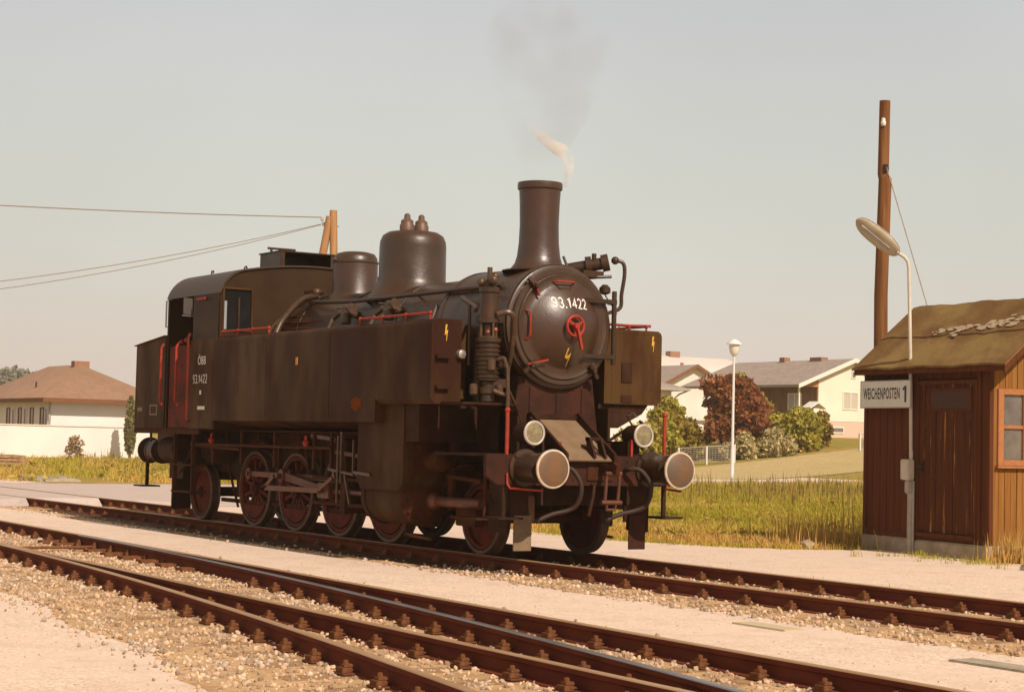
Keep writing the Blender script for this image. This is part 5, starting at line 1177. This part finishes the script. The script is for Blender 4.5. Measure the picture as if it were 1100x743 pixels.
# house B: white gable farther off
o = (-165, 124, 5)
hb = tag(empty('white_gabled_house', o), 'distant white gabled house showing between the tank and the copper tree', 'house')
ya, yb2, yc2 = 119.8, 129.6, 124.7
b = MB(); b.prism([(ya+.7,2.5),(yb2-.7,2.5),(yb2-.7,8.8),(yc2,10.6),(ya+.7,8.8)], -170, -157.1, 'X'); b.build('wall', WALLG, hb, o)
b = MB(); 
for yy in (ya-2.6 if 0 else ya, yb2):
    pts = [(-156.4,yy,8.55),(-156.4,yc2,10.95),(-171,yc2,10.95),(-171,yy,8.55)]; b.add(pts+[(p[0],p[1],p[2]-.3) for p in pts], [(0,1,2,3),(7,6,5,4),(0,4,5,1),(0,3,7,4),(3,2,6,7),(1,5,6,2)])
b.build('roof', TILEG, hb, o)
b = MB(); b.prism([(ya,8.2),(ya,8.6),(yc2,11.0),(yc2,10.6)], -156.38, -156.3, 'X'); b.prism([(yb2,8.2),(yb2,8.6),(yc2,11.0),(yc2,10.6)], -156.38, -156.3, 'X'); b.build('bargeboard', FASC, hb, o)
o = (-168, 116, 5)
he = tag(empty('slate_roofed_house', o), 'distant house with a blue grey roof just beside the far side tank', 'house')
b = MB(); b.box(-176,-163,108,122,2.5,8.6); b.build('wall', WALLG, he, o); b = MB(); b.add([(-162.2,107,8.6),(-162.2,124,8.6),(-169.5,124,11.4),(-169.5,107,11.4),(-176.8,107,8.6),(-176.8,124,8.6)],[(0,1,2,3),(3,2,5,4),(0,3,4),(1,5,2),(0,4,5,1)]); b.build('roof', mat('slate_roof',(.33,.29,.28),.8,col2=(.38,.33,.31),scale=2), he, o)
# house C: long pale roof with two chimneys
o = (-195, 150, 6)
hc = tag(empty('long_roofed_house', o), 'distant house with a long sunlit pale roof and two chimneys', 'house')
b = MB(); b.box(-206,-190,141,166,2.5,11.6); b.build('wall', WALLG, hc, o)
b = MB(); b.add([(-189.2,140,11.6),(-189.2,167,11.6),(-198,163,14.3),(-198,144,14.3),(-206.8,140,11.6),(-206.8,167,11.6)],[(0,1,2,3),(3,2,5,4),(0,3,4),(1,5,2),(0,4,5,1)]); rfc = b.build('roof', TILEP, hc, o)
for yy in (148.3,152.0): MB().box(-198.6,-197.4,yy,yy+1.8,13.8,15.0).build('chimney', CHIM, rfc, o)
MB().cyl((-190.6,148.9,11),(-190.6,148.9,13.0),.25).build('flue', CHIM, rfc, o)
# ------------------------------------------------------------------ vegetation
def cards(centers, size, aspect=1.6, up_bias=.3):
    n = len(centers); d = rng.normal(size=(n,3)); d[:,2] = d[:,2]*.7+up_bias; d /= np.linalg.norm(d,axis=1,keepdims=True)
    q = rng.normal(size=(n,3)); u = np.cross(d,q); u /= np.linalg.norm(u,axis=1,keepdims=True); v = np.cross(d,u)
    s = size*(.6+.8*rng.random((n,1))); u = u*s*aspect*.5; v = v*s*.5
    c = np.asarray(centers)
    V = np.stack([c-u, c+v*.9-u*.1, c+u, c-v*.9-u*.1],1).reshape(-1,3); Fs = np.arange(4*n).reshape(n,4)
    return V, Fs
def mesh_np(name, V, Fs, m_, parent=None, o=(0,0,0)):
    me = bpy.data.meshes.new(name); me.from_pydata((np.asarray(V)-np.array(o)).tolist(), [], np.asarray(Fs).tolist()); me.materials.append(m_)
    ob = bpy.data.objects.new(name, me); COL.objects.link(ob)
    if parent: ob.parent = parent
    return ob
def blob_pts(blobs, n):
    vol = np.array([b_[3]*b_[4]*b_[5] for b_ in blobs]); k = rng.choice(len(blobs), n, p=vol/vol.sum()); B = np.array(blobs)[k]
    d = rng.normal(size=(n,3)); d /= np.linalg.norm(d,axis=1,keepdims=True); r_ = (rng.random((n,1))**.30)*(.92+.16*rng.random((n,1)))
    return B[:,:3] + d*r_*B[:,3:6]
def leafmat(name, a, b_, isl=.35): return mat(name, a, .7, col2=b_, scale=1.1, detail=3, island=isl, spec=.2, transl=.25)
BARK = mat('bark',(.13,.08,.05),.9,col2=(.08,.05,.03),scale=6)
LEAFR = leafmat('copper_leaves',(.23,.075,.028),(.31,.125,.042))
LEAFG = leafmat('mid_green_leaves',(.29,.25,.03),(.42,.34,.05))
LEAFD = leafmat('deep_green_leaves',(.25,.17,.025),(.34,.24,.035))
LEAFP = leafmat('pale_green_leaves',(.42,.34,.15),(.52,.42,.20))
LEAFC = leafmat('cypress_leaves',(.20,.175,.07),(.27,.22,.09))
def tree(name, x, y, blobs, n, size, m_, label, cat, trunk=None, group=None):
    z = float(gz(x,y)); o = (x,y,z); t = tag(empty(name, o), label, cat, group)
    P_ = blob_pts([(x+b_[0],y+b_[1],z+b_[2],b_[3],b_[4],b_[5]) for b_ in blobs], n); P_[:,2] = np.maximum(P_[:,2], z+.02)
    V,Fs = cards(P_, size); mesh_np('crown' if trunk else 'foliage', V, Fs, m_, t, o)
    b = MB(); h = trunk or .5
    b.tube([(x,y,z-.15),(x+.03,y,z+h*.5),(x,y+.03,z+h)], .1, 8, [.035*h+.06,.03*h+.04,.02*h+.02])
    for b_ in blobs[:7]: b.tube([(x,y,z+h*.45),(x+b_[0]*.5,y+b_[1]*.5,z+(h*.5+b_[2])*.5),(x+b_[0],y+b_[1],z+b_[2])], .03, 6, [.05,.035,.012])
    b.build('trunk' if trunk else 'stem', BARK, t, o); return t
def rblobs(cx, cy, w_, h0_, h1_, n, seed, s0=.35):
    r_ = random.Random(seed); out = []
    for i in range(n):
        u = i/max(1,n-1); z = h0_+(h1_-h0_)*(.15+.72*r_.random()); k = 1-abs((z-h0_)/(h1_-h0_)*2-.85)**2*.55
        a = r_.random()*6.283; q = w_*.62*k*math.sqrt(r_.random()); rr = w_*s0*(.6+.7*r_.random())
        out.append((cx+q*math.cos(a), cy+q*math.sin(a), z, rr, rr, rr*.85))
    return out
tree('copper_tree', -59.6, 50.6, rblobs(0,0,2.75,.3,4.7,64,3,.20), 7600, .20, LEAFR, 'dark red copper leaved tree behind the white street lamp', 'tree', 2.2)
SH = 'garden shrubs in front of the houses'
tree('shrub', -63.6, 49.4, rblobs(0,0,1.4,.1,3.6,26,5,.34), 5200, .18, LEAFG, 'tall green shrub against the wall of the white house', 'shrub', None, SH)
tree('shrub', -59.6, 45.2, rblobs(0,0,2.2,.0,2.0,26,6,.32), 5200, .18, LEAFG, 'bright green low shrub above the far buffer', 'shrub', None, SH)
tree('shrub', -60.9, 47.9, rblobs(0,0,1.9,.0,2.4,24,16,.34), 4800, .18, LEAFD, 'dull green and reddish shrub left of the copper tree', 'shrub', None, SH)
tree('shrub', -57.6, 49.5, rblobs(0,0,1.25,.0,1.35,16,7,.38), 2800, .14, LEAFP, 'pale grey green shrub at the foot of the copper tree', 'shrub', None, SH)
tree('shrub', -57.0, 51.6, rblobs(0,0,1.35,.0,1.25,16,8,.38), 2600, .14, LEAFP, 'pale grey green shrub right of the street lamp', 'shrub', None, SH)
tree('shrub', -58.6, 53.8, rblobs(0,0,2.2,.0,2.4,28,9,.34), 6000, .18, LEAFG, 'broad round green shrub in front of the dark porch wall', 'shrub', None, SH)
tree('shrub', -59.6, 56.6, rblobs(0,0,1.15,.1,1.9,18,10,.36), 2600, .15, LEAFD, 'loose dark green bush beneath the bird house', 'shrub', None, SH)
tree('shrub', -62.8, 54.2, rblobs(0,0,2.4,.2,3.0,26,22,.34), 5600, .19, LEAFD, 'wide dull green bush between the copper tree and the porch', 'shrub', None, SH)
tree('small_tree', -66.4, 56.6, rblobs(0,0,1.5,1.2,4.3,16,12,.34), 2400, .16, LEAFG, 'olive green treetop behind the copper tree', 'tree', 1.8)
tree('cypress', -78.6, 23.95, [(0,0,.55+.32*i,.36*(1-abs(i-3)/11),.36*(1-abs(i-3)/11),.34) for i in range(9)], 2600, .11, LEAFC, 'slim column shaped evergreen beside the end of the garden wall', 'tree', 1.0)
tree('shrub', -79.5, 21.3, rblobs(0,0,.7,.05,1.15,9,13,.4), 600, .10, leafmat('twiggy_leaves',(.42,.30,.17),(.36,.26,.12)), 'dry twiggy bush in front of the white garden wall', 'shrub', None, SH)
# wire fences of the gardens
FW_ = mat('fence_wire',(.42,.38,.33),.6); FP = mat('fence_post_paint',(.62,.57,.5),.7)
def fence(p0, p1, n, h, label):
    p0, p1 = np.array(p0,float), np.array(p1,float); z0 = float(gz(*p0)); o = (p0[0],p0[1],z0); t = tag(empty('wire_fence', o), label, 'fence')
    for i in range(n+1):
        p = p0+(p1-p0)*i/n; z = float(gz(*p)); MB().box(p[0]-.05,p[0]+.05,p[1]-.05,p[1]+.05,z-.1,z+h).build('post', FP, t, o)
    b = MB(); q0, q1 = p0, p1
    for k in range(10):
        zz = .08+(h-.12)*k/9; b.cyl((q0[0],q0[1],gz(*q0)+zz),(q1[0],q1[1],gz(*q1)+zz),.008 if k < 9 else .02,n=4)
    m_ = int(np.linalg.norm(p1-p0)/.16)
    for k in range(m_):
        p = p0+(p1-p0)*k/m_; z = float(gz(*p)); b.cyl((p[0],p[1],z+.08),(p[0],p[1],z+h-.04),.006,n=4)
    b.build('wire_mesh', FW_, t, o)
fence((-57.5,45.4),(-56.2,48.0),2,.95,'low wire mesh fence with pale posts left of the street lamp')
fence((-54.6,55.2),(-54.0,56.6),1,.95,'short wire mesh fence with pale posts below the gabled house')
# low distant woods on the far left
hill = MB(); nx_, ny_ = 24, 10; X_ = np.linspace(-520,-400,ny_); Y_ = np.linspace(20,190,nx_)
for i,xv in enumerate(X_):
    for j,yv in enumerate(Y_): hill.v.append((xv,yv,-1+10.5*math.sin(math.pi*i/(ny_-1))*math.exp(-((yv-108)/30)**2)))
hill.f = [(i*nx_+j,i*nx_+j+1,(i+1)*nx_+j+1,(i+1)*nx_+j) for i in range(ny_-1) for j in range(nx_-1)]; hill.mi = [0]*len(hill.f)
tag(hill.build('hill', GROUND), kind='structure')
Pw = []
for _ in range(230):
    xv = -480+60*rng.random(); yv = 70+80*rng.random(); zz = 9.3*math.exp(-((yv-108)/30)**2); r_ = 2.2+2.0*rng.random(); hh = 6.5+3*math.sin(yv*.21)
    Pw.append(blob_pts([(xv,yv,zz+hh*.62,r_,r_,hh*.42)], 160))
V,Fs = cards(np.concatenate(Pw), 1.0); tag(mesh_np('distant_woods', V, Fs, mat('hazy_leaves',(.12,.13,.10),.9,col2=(.16,.165,.12),scale=.08,island=.25)), 'far off dark green wooded hill beyond the bungalow', 'woods', kind='stuff')
# grass blades
def patch(x, y): return np.clip(.62+.30*np.sin(x*1.3+1.7*np.sin(y*.9))*np.sin(y*1.6+1.3*np.sin(x*.7))+.28*np.sin(x*3.1+y*1.1)*np.sin(y*3.7-x*.8)+.2*np.sin(x*.45-y*.3), .12, 1.5)
def blades(name, pts, h0_, h1_, wd, m_, label, cat='grass', lean=.9):
    P_ = np.asarray(pts); pk_ = patch(P_[:,0], P_[:,1]); kp = rng.random(len(P_)) < pk_*1.5; P_, pk_ = P_[kp], pk_[kp]
    n = len(P_); a = rng.random(n)*6.283; h = (h0_+(h1_-h0_)*rng.random(n)**1.5)*(.35+1.05*pk_); w_ = wd*(.6+.8*rng.random(n))
    dx_, dy_ = np.cos(a), np.sin(a); la = rng.random(n)*6.283; ll = lean*h*rng.random(n)
    base0 = P_ + np.stack([dx_*w_/2, dy_*w_/2, np.zeros(n)],1); base1 = P_ - np.stack([dx_*w_/2, dy_*w_/2, np.zeros(n)],1)
    mid = np.stack([np.cos(la)*ll*.35, np.sin(la)*ll*.35, h*.6],1); tip = P_ + np.stack([np.cos(la)*ll, np.sin(la)*ll, h],1)
    m0 = P_+mid+np.stack([dx_*w_*.35, dy_*w_*.35, np.zeros(n)],1); m1 = P_+mid-np.stack([dx_*w_*.35, dy_*w_*.35, np.zeros(n)],1)
    V = np.stack([base0,base1,m1,m0,tip],1).reshape(-1,3); k = np.arange(n)[:,None]*5
    Fs = [tuple(q) for q in (k+np.array([0,1,2,3])).tolist()] + [tuple(q) for q in (k+np.array([3,2,4])).tolist()]
    me = bpy.data.meshes.new(name); me.from_pydata(V.tolist(), [], Fs); me.materials.append(m_); ob = bpy.data.objects.new(name, me); COL.objects.link(ob)
    return tag(ob, label, cat, kind='stuff')
GR1 = mat('green_grass',(.31,.27,.022),.8,col2=(.43,.34,.045),scale=.5,island=.35,spec=.15,transl=.2,col3=(.54,.36,.10),s3=.22,lo3=.52,hi3=.66)
GR2 = mat('dry_grass',(.62,.38,.12),.85,col2=(.50,.30,.07),scale=.6,island=.35,spec=.1,transl=.2)
ex_, ey_ = np.array([c[0] for c in edge]), np.array([c[1] for c in edge])
def lawn_y(x): return np.interp(x, ex_[::-1], ey_[::-1])
def inhut(x, y):
    a = R(HZ); u = (x+3.8)*math.cos(a)+(y-7.33)*math.sin(a); v = -(x+3.8)*math.sin(a)+(y-7.33)*math.cos(a); return (u > -.05) & (u < 2.9) & (v > -.1) & (v < 2.3)
n = 330000; d = 24+48*rng.random(n)**1.0; ang = (rng.random(n)*.19-.010)   # wedge of meadow right of the locomotive
fx, fy = math.cos(YAW), math.sin(YAW); rx, ry = math.sin(YAW), -math.cos(YAW)
gx = CP.x + d*(fx+np.tan(ang)*1.55*rx); gy = CP.y + d*(fy+np.tan(ang)*1.55*ry)
ok = (gy > lawn_y(gx)+.05) & ~inhut(gx,gy) & ((gx > -17.6) | (gy > 15.3)) & ((gx > -35.9+.5*np.sin(gy*1.7)) | ((gy > 42.8) & (gx > -45))); gx, gy, d = gx[ok], gy[ok], d[ok]
dryp = np.clip(1.25-(gy-lawn_y(gx))/4.2+.35*np.sin(gx*.8)*np.sin(gy*1.1), .06, 1)
isdry = rng.random(len(gx)) < dryp
P_ = np.stack([gx,gy,gz(gx,gy)-.01],1)
blades('meadow_grass', P_[~isdry], .03, .135, .018, GR1, 'long green grass of the meadow between platform and houses')
blades('dry_meadow_grass', P_[isdry], .03, .12, .015, GR2, 'straw coloured dry grass along the edge of the platform')
# farther meadow beyond the road
n = 60000; d = 62+28*rng.random(n); ang = rng.random(n)*.24-.02
gx = CP.x + d*(fx+np.tan(ang)*rx*1.2); gy = CP.y + d*(fy+np.tan(ang)*ry*1.2)
path_d = np.abs((gx+27)*(-(62-16)/53.0) - (gy-16)*((-53+27)/53.0)*-1) if 0 else None
def segd(x, y, p0, p1):
    p0, p1 = np.array(p0), np.array(p1); dd_ = (p1-p0)/np.linalg.norm(p1-p0); return np.abs(-(x-p0[0])*dd_[1]+(y-p0[1])*dd_[0])
ok = (~((gx < -40.0) & (gx > -54.5) & (gy < 54+2.5*np.sin(gx*.6)))) & (gy > 15) & (gx < -33); gx, gy = gx[ok], gy[ok]
blades('far_meadow_grass', np.stack([gx,gy,gz(gx,gy)],1), .06, .18, .035, GR1, 'green grass slope below the gabled house')
# weeds on the left beyond the road
n = 42000; gx = -34 - 40*rng.random(n)**1.3; gy = 2+26*rng.random(n)
ok = (gy > 3.2+(-34-gx)*.12+1.2*np.sin(gx*.7)) & ~((gx > -38.5) & (gy > 4.6) & (gy < 7.4) & (gx > -41)); gx, gy = gx[ok], gy[ok]
isd = rng.random(len(gx)) < np.clip(.35+.5*np.sin(gx*.45+gy*.6)*np.sin(gy*.9), .08, .9)
P_ = np.stack([gx,gy,gz(gx,gy)],1)
blades('verge_grass', P_[~isd], .06, .26, .035, GR1, 'green weeds and grass on the verge before the garden wall')
blades('dry_verge_grass', P_[isd], .05, .24, .030, GR2, 'dry yellow grass on the verge before the garden wall')
# broad leaved weeds among the grass
cs = []
for _ in range(150):
    d_ = 24+34*rng.random(); a_ = rng.random()*.19-.01; x_ = CP.x+d_*(fx+math.tan(a_)*1.55*rx); y_ = CP.y+d_*(fy+math.tan(a_)*1.55*ry)
    if y_ < lawn_y(x_)+.2 or bool(inhut(x_,y_)) or (x_ < -17.6 and y_ < 15.5) or x_ < -35: continue
    k_ = rng.integers(6,18); r_ = .05+.12*rng.random(); q_ = np.stack([x_+rng.normal(size=k_)*r_, y_+rng.normal(size=k_)*r_, float(gz(x_,y_))+.02+abs(rng.normal(size=k_))*.05],1); cs.append(q_)
V,Fs = cards(np.concatenate(cs), .055, 2.2, .6); tag(mesh_np('meadow_weeds', V, Fs, leafmat('weed_leaves',(.30,.24,.03),(.42,.27,.06),.45)), 'broad leaved weeds scattered through the meadow grass', 'weeds', kind='stuff')
cs = []
for _ in range(90):
    x_ = -35-36*rng.random(); y_ = 5+20*rng.random()
    if y_ < 4.2+(-34-x_)*.12: continue
    k_ = rng.integers(10,26); r_ = .12+.25*rng.random(); q_ = np.stack([x_+rng.normal(size=k_)*r_, y_+rng.normal(size=k_)*r_, float(gz(x_,y_))+.03+abs(rng.normal(size=k_))*.12],1); cs.append(q_)
V,Fs = cards(np.concatenate(cs), .11, 2.2, .6); tag(mesh_np('verge_weeds', V, Fs, leafmat('verge_weed_leaves',(.33,.28,.04),(.46,.32,.09),.45)), 'leafy weeds in the verge before the garden wall', 'weeds', kind='stuff')
# tall weeds: clumps of stalks
def weeds(c, n, sp_, h0_, h1_):
    p = np.array(c)[None]+np.stack([rng.normal(size=n)*sp_[0], rng.normal(size=n)*sp_[1], np.zeros(n)],1); p[:,2] = gz(p[:,0],p[:,1])-.01; return p
pts = np.concatenate([weeds(hutw(3.05,.1,0),420,(.14,.18),.2,.5), weeds(hutw(3.3,.5,0),420,(.2,.3),.2,.5), weeds((-4.6,7.3,0),500,(.5,.45),.2,.5), weeds((-5.6,8.6,0),600,(.9,.7),.2,.5)])
blades('tall_weeds', pts, .12, .55, .012, GR2, 'tall straw coloured weeds growing round the hut corners', 'weeds', .35)
pts = np.concatenate([weeds((-28.5,30,0),2600,(3.4,3.0),.3,.8), weeds((-22,21,0),500,(3,2),.3,.8), weeds((-47,12.5,0),160,(1.2,.9),.3,.8), weeds((-60,17,0),160,(1.6,1.0),.3,.8), weeds((-70,19.5,0),140,(1.6,.6),.3,.8)])
blades('tall_weeds', pts, .12, .55, .035, mat('rusty_dock',(.34,.20,.055),.85,col2=(.22,.19,.04),scale=.5,island=.35,spec=.1,transl=.2), 'rusty brown dock stalks standing above the meadow grass', 'weeds', .25)
pts = np.concatenate([np.array([[x, lawn_y(x)-.02-abs(rng.normal())*.22*abs(math.sin(x*2.3)+.4*math.sin(x*7)), -.158] for x in rng.uniform(-8.5,-3.4,1800)]), np.array([list(hutw(rng.uniform(1.5,3.6),-.25-abs(rng.normal())*.22,-.158)) for _ in range(420)]), np.array([[x, 1.55+rng.normal()*.10, -.155] for x in rng.uniform(-3,9,260)]), np.concatenate([np.array([x, y, -.157])+rng.normal(size=(16,3))*np.array([.05,.05,0]) for x, y in [(rng.uniform(-2.5,1), 6.2+rng.normal()*.25) for _ in range(16)]])])
blades('edge_tufts', pts, .02, .10, .010, GR1, 'small green tufts in the gravel before the hut', 'grass', .6)
# ------------------------------------------------------------------ small things on the ground
b = MB(); b.prism([(0,-.05),(1.5,-.05),(1.5,.07),(.12,.10),(0,.06)], -.5, .5, 'Y'); ks = b.build('concrete_slab', CONC, bevel=.02, at=(.35,6.5,-.155)); ks.rotation_euler.z = R(8); tag(ks, 'flat grey concrete slab in the gravel at the right corner of the hut', 'slab')
b = MB(); b.box(-.36,.36,-.13,.13,-.06,.012); k1 = b.build('concrete_slab', CONC, bevel=.008, at=(7.55,-2.15,-.155)); tag(k1, 'narrow pale slab sunk in the gravel between the tracks, nearest the turnout', 'slab')
b = MB(); b.box(-.34,.34,-.12,.12,-.06,.010); k2 = b.build('concrete_slab', mat('yellowed_concrete',(.5,.4,.25),.9), bevel=.008, at=(4.85,-1.95,-.155)); tag(k2, 'yellowish slab sunk in the gravel beside the rail in front of the locomotive', 'slab')
b = MB(); b.prism([(-1.0,-.1),(1.2,-.1),(1.0,.06),(-.6,.14)], -.7, .7, 'Y'); k3 = b.build('concrete_ramp', CONC, bevel=.03, at=(-36.2,5.4,-.17)); tag(k3, 'low pale concrete ramp among the weeds at the far road edge', 'slab')
pk = tag(empty('plank_stack', (-54,9.4,-.17)), 'small stack of weathered planks in the weeds at the far left', 'planks'); 
for i in range(3): MB().box(-55.2,-52.8,8.5+.05*i,10.1-.04*i,-.05+.13*i,.05+.13*i).build('plank', SLEEP, pk, (-54,9.4,-.17))
b = MB(); v0,f0 = ico(); b.add([tuple(p*np.array([.16,.12,.10])) for p in v0],[tuple(f) for f in f0]); rk = b.build('rock', STONE, at=(-3.95,6.35,-.12)); tag(rk, 'pale loose stone at the edge of the dry grass near the hut', 'rock')
# ------------------------------------------------------------------ summer haze
b = MB(); b.box(-2600, 800, -800, 2600, -6, 24); hzo = b.build('haze', []); tag(hzo, kind='stuff')
hm = bpy.data.materials.new('haze_air'); hm.use_nodes = True; n_ = hm.node_tree.nodes; n_.clear(); l_ = hm.node_tree.links
oo = n_.new('ShaderNodeOutputMaterial'); pv = n_.new('ShaderNodeVolumePrincipled'); pv.inputs['Color'].default_value = (.96,.86,.76,1); pv.inputs['Density'].default_value = .00045; pv.inputs['Anisotropy'].default_value = .2
l_.new(pv.outputs[0], oo.inputs['Volume']); hzo.data.materials.append(hm)
